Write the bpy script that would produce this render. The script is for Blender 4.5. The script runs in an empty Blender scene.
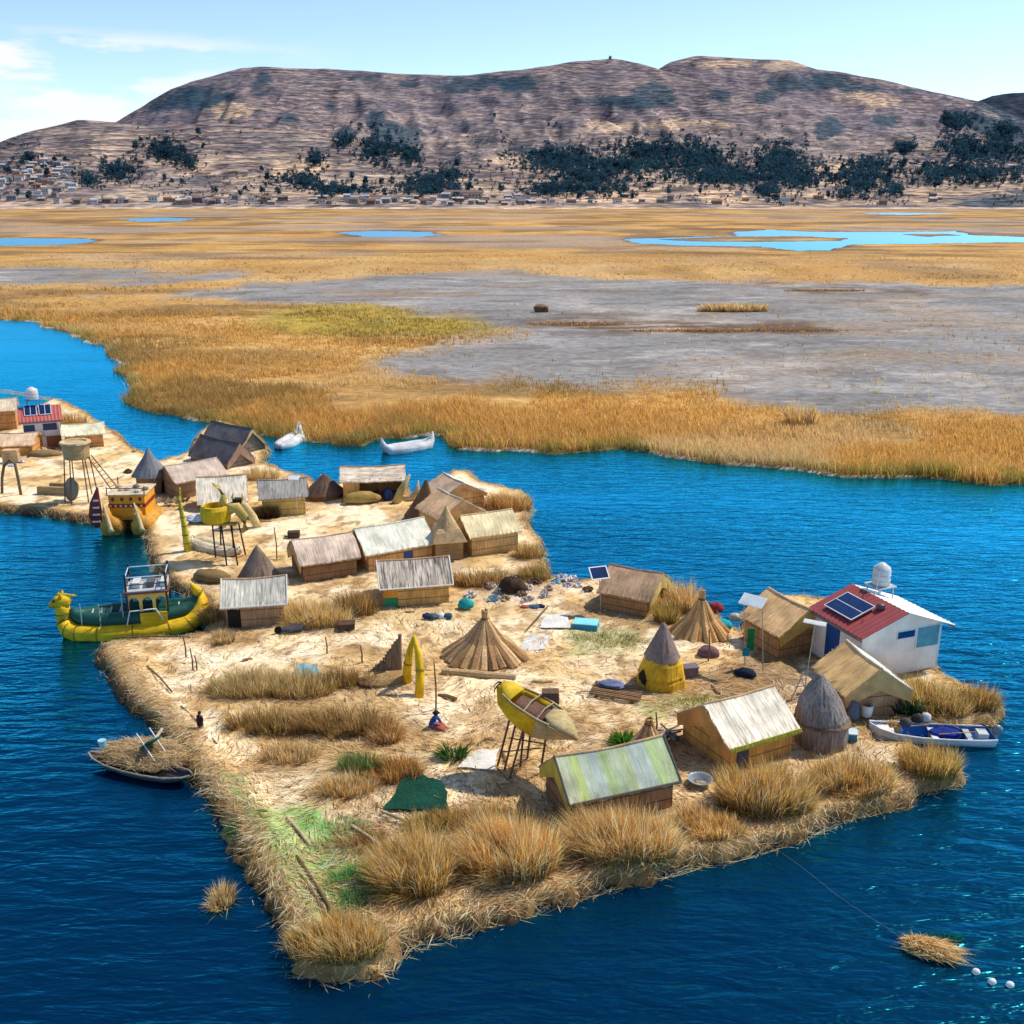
import bpy, math, random
import numpy as np
from mathutils import Vector, Matrix
random.seed(7); RNG = np.random.default_rng(7)
C = bpy.context.scene.collection
R = math.radians
F, PITCH, CAMH = 1050.0, R(16.8), 27.0
CP, SP = math.cos(PITCH), math.sin(PITCH)
G = 0.6                      # level of the trodden reed ground above the lake

def ray(px, py):
    a = (px-512)/F; b = (512-py)/F
    return Vector((a, CP+b*SP, -SP+b*CP))
def at(px, py, z=G):
    d = ray(px, py); t = (z-CAMH)/d.z
    return Vector((d.x*t, d.y*t, z))
def lift(px, py, Y):
    d = ray(px, py); t = Y/d.y
    return Vector((d.x*t, Y, CAMH+d.z*t))
def ppm(px, py):
    p = at(px, py); return F/(p.y*CP+(CAMH-p.z)*SP)

# ---------------------------------------------------------------- noise
def vnoise(x, y, seed=0):
    x = np.asarray(x, float); y = np.asarray(y, float)
    xi = np.floor(x).astype(np.int64); yi = np.floor(y).astype(np.int64)
    xf = x-xi; yf = y-yi
    def h(a, b):
        n = (a*374761393+b*668265263+seed*974634777) & 0xffffffff
        n = ((n ^ (n >> 13))*1274126177) & 0xffffffff
        return ((n ^ (n >> 16)) & 0xffff)/65535.0
    u = xf*xf*(3-2*xf); v = yf*yf*(3-2*yf)
    return (h(xi, yi)*(1-u)+h(xi+1, yi)*u)*(1-v)+(h(xi, yi+1)*(1-u)+h(xi+1, yi+1)*u)*v
def fbm(x, y, o=4, seed=0):
    s = 0; a = .5; t = 0
    for k in range(o):
        s = s+a*vnoise(x*2**k, y*2**k, seed+k*17); t += a; a *= .5
    return s/t
def sdist(X, Y, poly):
    """signed distance to a polygon, positive inside"""
    X = np.asarray(X, float); Y = np.asarray(Y, float)
    d = np.full(X.shape, 1e18); ins = np.zeros(X.shape, bool)
    n = len(poly)
    for i in range(n):
        ax, ay = poly[i][0], poly[i][1]; bx, by = poly[(i+1) % n][0], poly[(i+1) % n][1]
        ex, ey = bx-ax, by-ay
        t = np.clip(((X-ax)*ex+(Y-ay)*ey)/(ex*ex+ey*ey+1e-12), 0, 1)
        d = np.minimum(d, (X-ax-t*ex)**2+(Y-ay-t*ey)**2)
        c = ((ay > Y) != (by > Y)) & (X < ex*(Y-ay)/(ey if ey else 1e-12)+ax)
        ins ^= c
    d = np.sqrt(d)
    return np.where(ins, d, -d)
def sstep(a, b, x):
    t = np.clip((x-a)/(b-a), 0, 1); return t*t*(3-2*t)

# ---------------------------------------------------------------- materials
MATS = {}
def nodes(name):
    m = bpy.data.materials.new(name); m.use_nodes = True
    nt = m.node_tree; b = nt.nodes['Principled BSDF']
    return m, nt, b
def mk(name, c1, c2, scale=(6, 6, 6), rough=.85, bump=.3, attr=False, spec=.2, big=.35, metal=0, trans=0, contrast=(.3, .7), world=False):
    key = (name, c1, c2, scale, rough, bump, attr, trans)
    if key in MATS: return MATS[key]
    m, nt, b = nodes(name); N = nt.nodes.new; L = nt.links.new
    tc = N('ShaderNodeTexCoord'); oi = N('ShaderNodeObjectInfo')
    ml = N('ShaderNodeMath'); ml.operation = 'MULTIPLY'; ml.inputs[1].default_value = 37.0; L(oi.outputs['Random'], ml.inputs[0])
    va = N('ShaderNodeVectorMath'); va.operation = 'ADD'; L(tc.outputs['Object'], va.inputs[0]); L(ml.outputs[0], va.inputs[1])
    mp = N('ShaderNodeMapping'); mp.inputs['Scale'].default_value = scale; L(va.outputs[0], mp.inputs['Vector'])
    n1 = N('ShaderNodeTexNoise'); n1.inputs['Scale'].default_value = 1; n1.inputs['Detail'].default_value = 6; n1.inputs['Roughness'].default_value = .65
    L(mp.outputs[0], n1.inputs['Vector'])
    n2 = N('ShaderNodeTexNoise'); n2.inputs['Scale'].default_value = .9; n2.inputs['Detail'].default_value = 4; L(va.outputs[0], n2.inputs['Vector'])
    cr = N('ShaderNodeValToRGB'); cr.color_ramp.elements[0].position = contrast[0]; cr.color_ramp.elements[1].position = contrast[1]
    cr.color_ramp.elements[0].color = (*c1, 1); cr.color_ramp.elements[1].color = (*c2, 1); L(n1.outputs['Fac'], cr.inputs['Fac'])
    mr = N('ShaderNodeMapRange'); mr.inputs[1].default_value = .3; mr.inputs[2].default_value = .7
    mr.inputs[3].default_value = 1-big; mr.inputs[4].default_value = 1+big*.35; L(n2.outputs['Fac'], mr.inputs[0])
    mx = N('ShaderNodeMix'); mx.data_type = 'RGBA'; mx.blend_type = 'MULTIPLY'; mx.inputs['Factor'].default_value = 1
    L(cr.outputs[0], mx.inputs['A']); L(mr.outputs[0], mx.inputs['B']); out = mx.outputs['Result']
    if attr:
        at_ = N('ShaderNodeVertexColor'); at_.layer_name = 'Col'
        m2 = N('ShaderNodeMix'); m2.data_type = 'RGBA'; m2.blend_type = 'MULTIPLY'; m2.inputs['Factor'].default_value = 1
        L(out, m2.inputs['A']); L(at_.outputs['Color'], m2.inputs['B']); out = m2.outputs['Result']
    L(out, b.inputs['Base Color'])
    b.inputs['Roughness'].default_value = rough; b.inputs['Specular IOR Level'].default_value = spec; b.inputs['Metallic'].default_value = metal
    if bump:
        bp = N('ShaderNodeBump'); bp.inputs['Strength'].default_value = bump; bp.inputs['Distance'].default_value = .06
        L(n1.outputs['Fac'], bp.inputs['Height']); L(bp.outputs[0], b.inputs['Normal'])
    if trans:
        tr = N('ShaderNodeBsdfTranslucent'); L(out, tr.inputs['Color'])
        ms = N('ShaderNodeMixShader'); ms.inputs[0].default_value = trans
        L(b.outputs[0], ms.inputs[1]); L(tr.outputs[0], ms.inputs[2])
        L(ms.outputs[0], nt.nodes['Material Output'].inputs['Surface'])
    MATS[key] = m; return m
def sh(c, k): return tuple(max(0, min(1, v*k)) for v in c)
def reed(c, kind='wall', var=.45, trans=0):
    s = {'wall': (13, 13, .7), 'roof': (15, 1.0, 1.0), 'band': (1.2, 1.2, 16), 'any': (9, 9, 9)}[kind]
    return mk('reed_'+kind, sh(c, 1-var), sh(c, 1+var*.45), s, bump=.6, trans=trans)
def paint(c, rough=.5, var=.12): return mk('painted_surface', sh(c, 1-var), sh(c, 1+var*.4), (5, 5, 5), rough=rough, bump=.05, spec=.4, big=.18)
def cloth(c): return mk('cloth', sh(c, .7), sh(c, 1.1), (7, 7, 7), rough=.9, bump=.5, big=.25)
BLADE = mk('dry_reed_blades', (.95, .95, .95), (1.1, 1.1, 1.1), (.5, .5, .5), attr=True, bump=0, trans=.52, rough=.7, big=.12)
WOODM = mk('weathered_pole', (.10, .06, .035), (.24, .15, .085), (18, 18, 1.2), bump=.4)
DARKM = mk('dark_interior', (.012, .01, .009), (.03, .024, .02), bump=0)
PANELM = mk('solar_cells', (.003, .014, .075), (.006, .03, .13), (3, 3, 3), rough=.15, bump=0, spec=.6)
WHITEM = paint((.75, .76, .76))
GLASSM = mk('window_glass', (.10, .30, .38), (.2, .42, .5), (1, 1, 1), rough=.08, bump=0, spec=.8)

# ---------------------------------------------------------------- mesh building
def np_mesh(name, v, faces, col=None, mat=None, parent=None, smooth=False):
    """faces: list of (n,k) index arrays"""
    me = bpy.data.meshes.new(name)
    me.vertices.add(len(v)); me.vertices.foreach_set('co', np.asarray(v, np.float32).ravel())
    idx = np.concatenate([np.asarray(f, np.int32).ravel() for f in faces])
    tot = np.concatenate([np.full(len(f), np.asarray(f).shape[1], np.int32) for f in faces])
    st = np.concatenate([[0], np.cumsum(tot)[:-1]]).astype(np.int32)
    me.loops.add(len(idx)); me.loops.foreach_set('vertex_index', idx)
    me.polygons.add(len(tot)); me.polygons.foreach_set('loop_start', st)
    me.update(calc_edges=True)
    if col is not None:
        a = me.color_attributes.new('Col', 'FLOAT_COLOR', 'POINT')
        c4 = np.ones((len(v), 4), np.float32); c4[:, :3] = col; a.data.foreach_set('color', c4.ravel())
    if smooth: me.polygons.foreach_set('use_smooth', np.ones(len(tot), bool))
    me.validate()
    o = bpy.data.objects.new(name, me); C.objects.link(o)
    if mat: me.materials.append(mat)
    if parent: o.parent = parent
    return o

class MB:
    def __init__(s): s.v = []; s.f = []; s.c = []
    def add(s, vs, fs, col=None):
        n = len(s.v); s.v += [tuple(p) for p in vs]; s.f += [tuple(i+n for i in q) for q in fs]
        s.c += [col or (1, 1, 1)]*len(vs); return s
    def box(s, x0, x1, y0, y1, z0, z1, M=None, jit=0):
        vs = [Vector((x, y, z)) for z in (z0, z1) for y in (y0, y1) for x in (x0, x1)]
        if jit: vs = [p+Vector((random.uniform(-jit, jit), random.uniform(-jit, jit), random.uniform(-jit, jit))) for p in vs]
        if M: vs = [M @ p for p in vs]
        return s.add(vs, [(0, 2, 3, 1), (4, 5, 7, 6), (0, 1, 5, 4), (2, 6, 7, 3), (0, 4, 6, 2), (1, 3, 7, 5)])
    def loft(s, pts, rs, ru=None, n=10, cap=True, upv=(0, 0, 1)):
        pts = [Vector(p) for p in pts]; m = len(pts)
        if not hasattr(rs, '__len__'): rs = [rs]*m
        ru = rs if ru is None else (ru if hasattr(ru, '__len__') else [ru]*m)
        vs = []; side0 = None
        for i, p in enumerate(pts):
            t = (pts[min(i+1, m-1)]-pts[max(i-1, 0)]).normalized()
            side = t.cross(Vector(upv))
            if side.length < .15: side = side0 if side0 is not None else t.cross(Vector((0, 1, 0)))
            side = side.normalized(); side0 = side; up = side.cross(t).normalized()
            for k in range(n):
                a = 2*math.pi*k/n
                vs.append(p+side*(math.cos(a)*rs[i])+up*(math.sin(a)*ru[i]))
        fs = [(i*n+k, i*n+(k+1) % n, (i+1)*n+(k+1) % n, (i+1)*n+k) for i in range(m-1) for k in range(n)]
        if cap: fs += [tuple(range(n-1, -1, -1)), tuple((m-1)*n+k for k in range(n))]
        return s.add(vs, fs)
    def bar(s, a, b, r=.04, n=6, r2=None):
        a = Vector(a); b = Vector(b); return s.loft([a, a.lerp(b, .5)+Vector((0, 0, 0)), b], [r, ((r2 or r)+r)/2, r2 or r], n=n)
    def lathe(s, prof, n=20, ctr=(0, 0, 0), wob=0, sq=None, cap=True, lean=(0, 0)):
        cx, cy, cz = ctr; vs = []; z0 = prof[0][1]; zt = prof[-1][1]
        for (r, z) in prof:
            for k in range(n):
                a = 2*math.pi*(k+.5)/n
                q = 1.0
                if sq: q = 1/max(abs(math.cos(a)), abs(math.sin(a)))
                rr = r*q*(1+random.uniform(-wob, wob)); t = (z-z0)/(zt-z0+1e-9)
                vs.append((cx+rr*math.cos(a)+lean[0]*t, cy+rr*math.sin(a)+lean[1]*t, cz+z))
        m = len(prof)
        fs = [(i*n+k, i*n+(k+1) % n, (i+1)*n+(k+1) % n, (i+1)*n+k) for i in range(m-1) for k in range(n)]
        if cap: fs += [tuple(range(n-1, -1, -1)), tuple((m-1)*n+k for k in range(n))]
        return s.add(vs, fs)
    def poly(s, pts, axis_vec, M=None):
        """closed prism: outline pts (3D) swept by axis_vec"""
        n = len(pts); a = [Vector(p) for p in pts]; b = [p+Vector(axis_vec) for p in a]
        vs = a+b
        if M: vs = [M @ p for p in vs]
        return s.add(vs, [tuple(range(n-1, -1, -1)), tuple(range(n, 2*n))]+[(i, (i+1) % n, n+(i+1) % n, n+i) for i in range(n)])
    def slab(s, fn, nu, nv, th):
        """sheet fn(u,v)->point, with thickness th downwards"""
        top = [Vector(fn(i/nu, j/nv)) for j in range(nv+1) for i in range(nu+1)]
        bot = [p-Vector((0, 0, th)) for p in top]; n = len(top); w = nu+1
        fs = []
        for j in range(nv):
            for i in range(nu):
                a = j*w+i; fs.append((a, a+1, a+w+1, a+w)); fs.append((n+a, n+a+w, n+a+w+1, n+a+1))
        for i in range(nu):
            fs.append((i+1, i, n+i, n+i+1)); a = nv*w+i; fs.append((a, a+1, n+a+1, n+a))
        for j in range(nv):
            a = j*w; fs.append((a, a+w, n+a+w, n+a)); a = j*w+nu; fs.append((a+w, a, n+a, n+a+w))
        return s.add(top+bot, fs)
    def blob(s, c, r, n=10, m=6, jit=.15, flat=0):
        """lumpy ellipsoid, r=(rx,ry,rz)"""
        prof = []; vs = []
        for i in range(m+1):
            t = math.pi*(.02+.96*i/m)
            for k in range(n):
                a = 2*math.pi*k/n; q = 1+random.uniform(-jit, jit)
                z = -math.cos(t)*r[2]*q
                if flat: z = max(z, -r[2]*flat)
                vs.append((c[0]+math.sin(t)*math.cos(a)*r[0]*q, c[1]+math.sin(t)*math.sin(a)*r[1]*q, c[2]+z))
        fs = [(i*n+k, i*n+(k+1) % n, (i+1)*n+(k+1) % n, (i+1)*n+k) for i in range(m) for k in range(n)]
        fs += [tuple(range(n-1, -1, -1)), tuple(m*n+k for k in range(n))]
        return s.add(vs, fs)
    def build(s, name, mat, parent=None, loc=None, rotz=0, smooth=False, col=False):
        me = bpy.data.meshes.new(name); me.from_pydata(s.v, [], s.f); me.update()
        if smooth: me.polygons.foreach_set('use_smooth', [True]*len(me.polygons))
        if col:
            a = me.color_attributes.new('Col', 'FLOAT_COLOR', 'POINT')
            a.data.foreach_set('color', [x for c in s.c for x in (*c, 1)])
        o = bpy.data.objects.new(name, me); C.objects.link(o); me.materials.append(mat)
        if parent: o.parent = parent
        if loc is not None: o.location = loc; o.rotation_euler.z = rotz
        return o
def tag(o, label=None, cat=None, group=None, kind=None):
    if label: o['label'] = label
    if cat: o['category'] = cat
    if group: o['group'] = group
    if kind: o['kind'] = kind
    return o
def thing(name, label, cat, loc=(0, 0, 0), rotz=0, group=None):
    o = bpy.data.objects.new(name, None); C.objects.link(o); o.empty_display_size = .3
    o.location = loc; o.rotation_euler.z = rotz
    return tag(o, label, cat, group)

# ---------------------------------------------------------------- blades (reeds, straw)
def blades(name, base, lean, h, w, col, mat=BLADE, parent=None, bend=.35, origin=None):
    """base (N,3), lean (N,2) tip offset, h (N), w (N), col (N,3): one curved tapering leaf each"""
    n = len(base); ang = RNG.uniform(0, math.pi, n)
    s = np.stack([np.cos(ang), np.sin(ang), np.zeros(n)], 1)*w[:, None]*.5
    L3 = np.concatenate([lean, np.zeros((n, 1))], 1); up = np.zeros((n, 3)); up[:, 2] = h
    mid = base+L3*bend+up*.6; tip = base+L3+up
    V = np.stack([base-s, base+s, mid-s*.8, mid+s*.8, tip], 1).reshape(-1, 3)
    if origin is not None: V = V-np.asarray(origin)
    k = np.arange(n)*5
    q = np.stack([k, k+1, k+3, k+2], 1); t = np.stack([k+2, k+3, k+4], 1)
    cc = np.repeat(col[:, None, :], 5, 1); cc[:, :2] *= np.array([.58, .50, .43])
    o = np_mesh(name, V, [q, t], cc.reshape(-1, 3), mat, parent)
    if origin is not None: o.location = origin
    return o
def pick(cols, n, var=.22):
    cols = np.asarray(cols, float); c = cols[RNG.integers(0, len(cols), n)]
    return np.clip(c*(1+RNG.uniform(-var, var, (n, 1))), 0, 1)
GOLD = [(.98, .62, .19), (.92, .51, .13), (.98, .76, .36), (.66, .34, .09), (.98, .86, .56), (.36, .17, .05)]
PALE = [(.88, .68, .38), (.76, .55, .25), (.94, .80, .52), (.60, .39, .16), (.48, .37, .13)]
OLIVE = [(.44, .33, .09), (.60, .41, .12), (.27, .23, .06), (.74, .53, .22), (.38, .21, .07)]
BROWN = [(.52, .27, .10), (.36, .18, .07), (.66, .40, .16), (.24, .12, .05)]
GREEN = [(.14, .26, .07), (.22, .34, .10), (.09, .18, .06), (.40, .40, .14)]
def tussock(label, px, py, rx, ry, h, n, cols=GOLD, rot=0, group='clumps of dry reed growing on the island', name='reed_clump', z=G, w=.030, splay=.14, cat='reed clump'):
    c = at(px, py, z); a = RNG.uniform(0, 2*math.pi, n); r = np.sqrt(RNG.uniform(0, 1, n))
    lx = r*np.cos(a)*rx; ly = r*np.sin(a)*ry; cr, sr = math.cos(rot), math.sin(rot)
    lx, ly = lx*.84, ly*.84; bx = lx*cr-ly*sr; by = lx*sr+ly*cr
    # lobes: several root crowns inside one clump
    k = max(3, int(4+rx*ry*2)); cx = RNG.uniform(-1, 1, k); cy = RNG.uniform(-1, 1, k)
    lob = RNG.integers(0, k, n); lh = RNG.uniform(.60, 1.10, k)
    gap = vnoise(bx*1.7+py, by*1.7+px, 8) > .26; hh0 = np.where(gap, 1.0, .45)
    n_h = RNG.uniform(0, 1, n)**.8; hh = h*(.62+.38*n_h)*(1-.18*r**3)*(.82+.3*vnoise(bx*1.3+px, by*1.3+py, 5))*lh[lob]*hh0
    ed = np.stack([bx, by], 1)/max(rx, ry)
    lobe = np.stack([lx/rx-cx[lob]*.7, ly/ry-cy[lob]*.7], 1)
    ln = ed*h*splay*(.25+.75*r[:, None]**2)+lobe*h*.13+RNG.normal(0, .115, (n, 2))*h+np.array([-.07, -.05])*h*RNG.uniform(0, 2, (n, 1))
    base = np.stack([bx+c.x, by+c.y, np.full(n, z-.12)], 1)
    f = RNG.uniform(0, 1, n) < .10                       # broken leaves that hang outwards
    hh[f] *= .45; ln[f] = ln[f]*1.3+RNG.normal(0, .2, (int(f.sum()), 2))
    cl = pick(cols, n)
    if cols is GOLD:                                     # every clump weathers to its own mix
        m_ = RNG.uniform(0, 1, n) < RNG.uniform(.05, .40); alt = pick(random.choice((PALE, OLIVE[:4], BROWN, PALE)), n); cl[m_] = alt[m_]
    cl = np.clip(cl*random.uniform(.92, 1.10)*(.78+.40*vnoise(bx*2.1+px, by*2.1, 12))[:, None], 0, 1)
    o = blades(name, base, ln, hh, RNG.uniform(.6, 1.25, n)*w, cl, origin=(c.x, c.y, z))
    return tag(o, label, cat, group)
# ================================================================ camera, light, sky
cam = bpy.data.objects.new('camera', bpy.data.cameras.new('camera')); C.objects.link(cam)
cam.data.sensor_width = 36; cam.data.lens = 36*F/1024; cam.location = (0, 0, CAMH); cam.rotation_euler = (R(90)-PITCH, 0, 0)
cam.data.clip_end = 20000; bpy.context.scene.camera = cam
sc = bpy.context.scene
sc.view_settings.view_transform = 'Standard'; sc.view_settings.look = 'None'; sc.view_settings.exposure = 0
SUN_EL = R(53); SUN_ROT = R(61)
sd = Vector((math.sin(SUN_ROT)*math.cos(SUN_EL), math.cos(SUN_ROT)*math.cos(SUN_EL), math.sin(SUN_EL)))
sun = bpy.data.lights.new('sun', 'SUN'); sun.energy = 5.0; sun.angle = R(.5); sun.color = (1, .90, .74)
so = bpy.data.objects.new('sun', sun); C.objects.link(so); so.rotation_euler = sd.to_track_quat('Z', 'Y').to_euler()
W = bpy.data.worlds.new('World'); sc.world = W; W.use_nodes = True
nt = W.node_tree; nt.nodes.clear(); N = nt.nodes.new; L = nt.links.new
sky = N('ShaderNodeTexSky'); sky.sky_type = 'NISHITA'; sky.sun_disc = False; sky.sun_elevation = SUN_EL; sky.sun_rotation = SUN_ROT
sky.altitude = 3800; sky.air_density = 1.0; sky.dust_density = 5.0; sky.ozone_density = 1.0
hs = N('ShaderNodeHueSaturation'); hs.inputs['Saturation'].default_value = 1.0; hs.inputs['Hue'].default_value = .498; hs.inputs['Value'].default_value = 1.42
L(sky.outputs[0], hs.inputs['Color'])
bg = N('ShaderNodeBackground'); bg.inputs['Strength'].default_value = .15; L(hs.outputs[0], bg.inputs['Color'])
tc = N('ShaderNodeTexCoord'); sx = N('ShaderNodeSeparateXYZ'); L(tc.outputs['Generated'], sx.inputs[0])
mp = N('ShaderNodeMapping'); mp.inputs['Scale'].default_value = (9, 9, 40); mp.inputs['Location'].default_value = (7.7, 2.7, .4); L(tc.outputs['Generated'], mp.inputs['Vector'])
cn = N('ShaderNodeTexNoise'); cn.inputs['Scale'].default_value = 1; cn.inputs['Detail'].default_value = 8; cn.inputs['Roughness'].default_value = .55; L(mp.outputs[0], cn.inputs['Vector'])
cr = N('ShaderNodeMapRange'); cr.interpolation_type = 'SMOOTHSTEP'; cr.inputs[1].default_value = .42; cr.inputs[2].default_value = .55; L(cn.outputs['Fac'], cr.inputs[0])
mz = N('ShaderNodeMapRange'); mz.interpolation_type = 'SMOOTHSTEP'; mz.inputs[1].default_value = .133; mz.inputs[2].default_value = .116; L(sx.outputs['Z'], mz.inputs[0])
ma = N('ShaderNodeMapRange'); ma.interpolation_type = 'SMOOTHSTEP'; ma.inputs[1].default_value = -.12; ma.inputs[2].default_value = -.36; L(sx.outputs['X'], ma.inputs[0])
m1 = N('ShaderNodeMath'); m1.operation = 'MULTIPLY'; L(cr.outputs[0], m1.inputs[0]); L(mz.outputs[0], m1.inputs[1])
m2 = N('ShaderNodeMath'); m2.operation = 'MULTIPLY'; L(m1.outputs[0], m2.inputs[0]); L(ma.outputs[0], m2.inputs[1])
bc = N('ShaderNodeBackground'); bc.inputs['Color'].default_value = (.93, .96, 1, 1); bc.inputs['Strength'].default_value = 1.05
ms = N('ShaderNodeMixShader'); L(m2.outputs[0], ms.inputs[0]); L(bg.outputs[0], ms.inputs[1]); L(bc.outputs[0], ms.inputs[2])
ow = N('ShaderNodeOutputWorld'); L(ms.outputs[0], ow.inputs['Surface'])

# ================================================================ water
def water_material():
    m = bpy.data.materials.new('lake_water'); m.use_nodes = True
    nt = m.node_tree; nt.nodes.clear(); N = nt.nodes.new; L = nt.links.new
    tc = N('ShaderNodeTexCoord')
    def noise(scale, rot, det, s=1):
        mp = N('ShaderNodeMapping'); mp.inputs['Scale'].default_value = scale; mp.inputs['Rotation'].default_value = (0, 0, rot); L(tc.outputs['Object'], mp.inputs['Vector'])
        n = N('ShaderNodeTexNoise'); n.inputs['Scale'].default_value = s; n.inputs['Detail'].default_value = det; n.inputs['Roughness'].default_value = .55; n.inputs['Distortion'].default_value = .5
        L(mp.outputs[0], n.inputs['Vector']); return n
    a = noise((.34, 1.25, 1), R(8), 3); b = noise((1.1, 2.8, 1), R(-14), 2); c = noise((.09, .22, 1), R(5), 2); d = noise((.018, .05, 1), R(10), 3)
    ad = N('ShaderNodeMath'); ad.operation = 'MULTIPLY_ADD'; ad.inputs[1].default_value = .24; L(b.outputs['Fac'], ad.inputs[0]); L(a.outputs['Fac'], ad.inputs[2])
    ad2 = N('ShaderNodeMath'); ad2.operation = 'MULTIPLY_ADD'; ad2.inputs[1].default_value = .8; L(c.outputs['Fac'], ad2.inputs[0]); L(ad.outputs[0], ad2.inputs[2])
    # wind lanes: calmer and rougher strips
    wl = N('ShaderNodeMapRange'); wl.inputs[1].default_value = .35; wl.inputs[2].default_value = .65; wl.inputs[3].default_value = .35; wl.inputs[4].default_value = 1.0; L(d.outputs['Fac'], wl.inputs[0])
    bp = N('ShaderNodeBump'); bp.inputs['Distance'].default_value = .27; L(ad2.outputs[0], bp.inputs['Height']); 
    sy = N('ShaderNodeSeparateXYZ'); L(tc.outputs['Object'], sy.inputs[0])
    fd = N('ShaderNodeMapRange'); fd.inputs[1].default_value = 70; fd.inputs[2].default_value = 420; fd.inputs[3].default_value = 1; fd.inputs[4].default_value = .35; rg = N('ShaderNodeMapRange'); rg.inputs[1].default_value = 60; rg.inputs[2].default_value = 500; rg.inputs[3].default_value = .20; rg.inputs[4].default_value = .42; L(sy.outputs['Y'], rg.inputs[0]); L(sy.outputs['Y'], fd.inputs[0])
    mw = N('ShaderNodeMath'); mw.operation = 'MULTIPLY'; L(wl.outputs[0], mw.inputs[0]); L(fd.outputs[0], mw.inputs[1]); L(mw.outputs[0], bp.inputs['Strength'])
    dif = N('ShaderNodeBsdfDiffuse'); cm = N('ShaderNodeMix'); cm.data_type = 'RGBA'
    cm.inputs['A'].default_value = (.0004, .009, .036, 1); cm.inputs['B'].default_value = (.0004, .016, .050, 1); L(d.outputs['Fac'], cm.inputs['Factor']); L(cm.outputs['Result'], dif.inputs['Color'])
    L(bp.outputs[0], dif.inputs['Normal'])
    gl = N('ShaderNodeBsdfGlossy'); L(rg.outputs[0], gl.inputs['Roughness']); gc = N('ShaderNodeMix'); gc.data_type = 'RGBA'; gc.inputs['A'].default_value = (.04, .70, 1, 1); gc.inputs['B'].default_value = (.34, .74, .94, 1); gr = N('ShaderNodeMapRange'); gr.inputs[1].default_value = 150; gr.inputs[2].default_value = 700; L(sy.outputs['Y'], gr.inputs[0]); L(gr.outputs[0], gc.inputs['Factor']); L(gc.outputs['Result'], gl.inputs['Color']); L(bp.outputs[0], gl.inputs['Normal'])
    fr = N('ShaderNodeFresnel'); fr.inputs['IOR'].default_value = 1.36; L(bp.outputs[0], fr.inputs['Normal'])
    mx = N('ShaderNodeMixShader'); fm = N('ShaderNodeMath'); fm.operation = 'MULTIPLY'; fm.use_clamp = True; fm.inputs[1].default_value = 7.6; fp = N('ShaderNodeMath'); fp.operation = 'POWER'; fp.inputs[1].default_value = 1.5; L(fr.outputs[0], fp.inputs[0]); L(fp.outputs[0], fm.inputs[0]); L(fm.outputs[0], mx.inputs[0]); L(dif.outputs[0], mx.inputs[1]); L(gl.outputs[0], mx.inputs[2])
    o = N('ShaderNodeOutputMaterial'); L(mx.outputs[0], o.inputs['Surface']); return m
w = MB(); w.add([(-3500, -300, 0), (3500, -300, 0), (3500, 2700, 0), (-3500, 2700, 0)], [(0, 1, 2, 3)])
tag(w.build('lake_water', water_material()), kind='structure')

# ================================================================ island of reeds
OUT = [(97,646),(106,663),(130,697),(150,718),(180,752),(205,788),(222,812),(235,836),(255,872),(275,908),(288,930),(294,962),(330,970),(385,963),
 (402,942),(440,927),(500,911),(560,894),(600,881),(650,869),(690,857),(740,847),(790,834),(822,818),(860,806),(905,797),(915,785),(952,778),(958,768),(930,752),(905,742),
 (870,738),(868,728),(900,722),(950,727),(985,722),(998,708),(992,694),(960,682),(935,670),(925,640),(890,612),(850,600),(815,598),(775,592),(750,612),(738,630),(722,622),(700,600),(672,584),(640,572),(605,570),
 (590,579),(574,583),(560,573),(547,578),(545,556),(541,540),(524,521),(531,507),(526,492),(505,487),(482,482),(470,472),(452,470),(438,484),(410,496),(404,478),(344,474),(338,484),(322,488),(305,476),
 (283,470),(262,462),(268,448),(246,428),(218,420),(198,432),(190,452),(160,461),(130,446),(116,432),(104,426),(86,412),(60,400),(10,391),(-80,388),(-90,500),(0,507),(40,510),(88,518),(104,514),(146,528),(151,548),(155,566),(166,577),(186,588),(206,600),(208,622),(204,634),(150,638)]
OUTW = [tuple(at(x, y, .45)[:2]) for x, y in OUT]
def isle_z(sd_, X, Y):
    s = sd_+(fbm(X*.9, Y*.9, 3, 3)-.5)*1.1+(fbm(X*3.5, Y*3.5, 2, 9)-.5)*.5
    z = -.5+1.1*sstep(-.55, .35, s)
    z = z+np.where(s > .2, (fbm(X*.35, Y*.35, 3, 21)-.5)*.28+(fbm(X*2.2, Y*2.2, 3, 4)-.5)*.17, 0)*sstep(.2, 1.5, s)
    z = z+.20*np.exp(-((s-1.1)/.7)**2)*sstep(-1, -6, X)*sstep(62, 54, Y)
    return z
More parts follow.
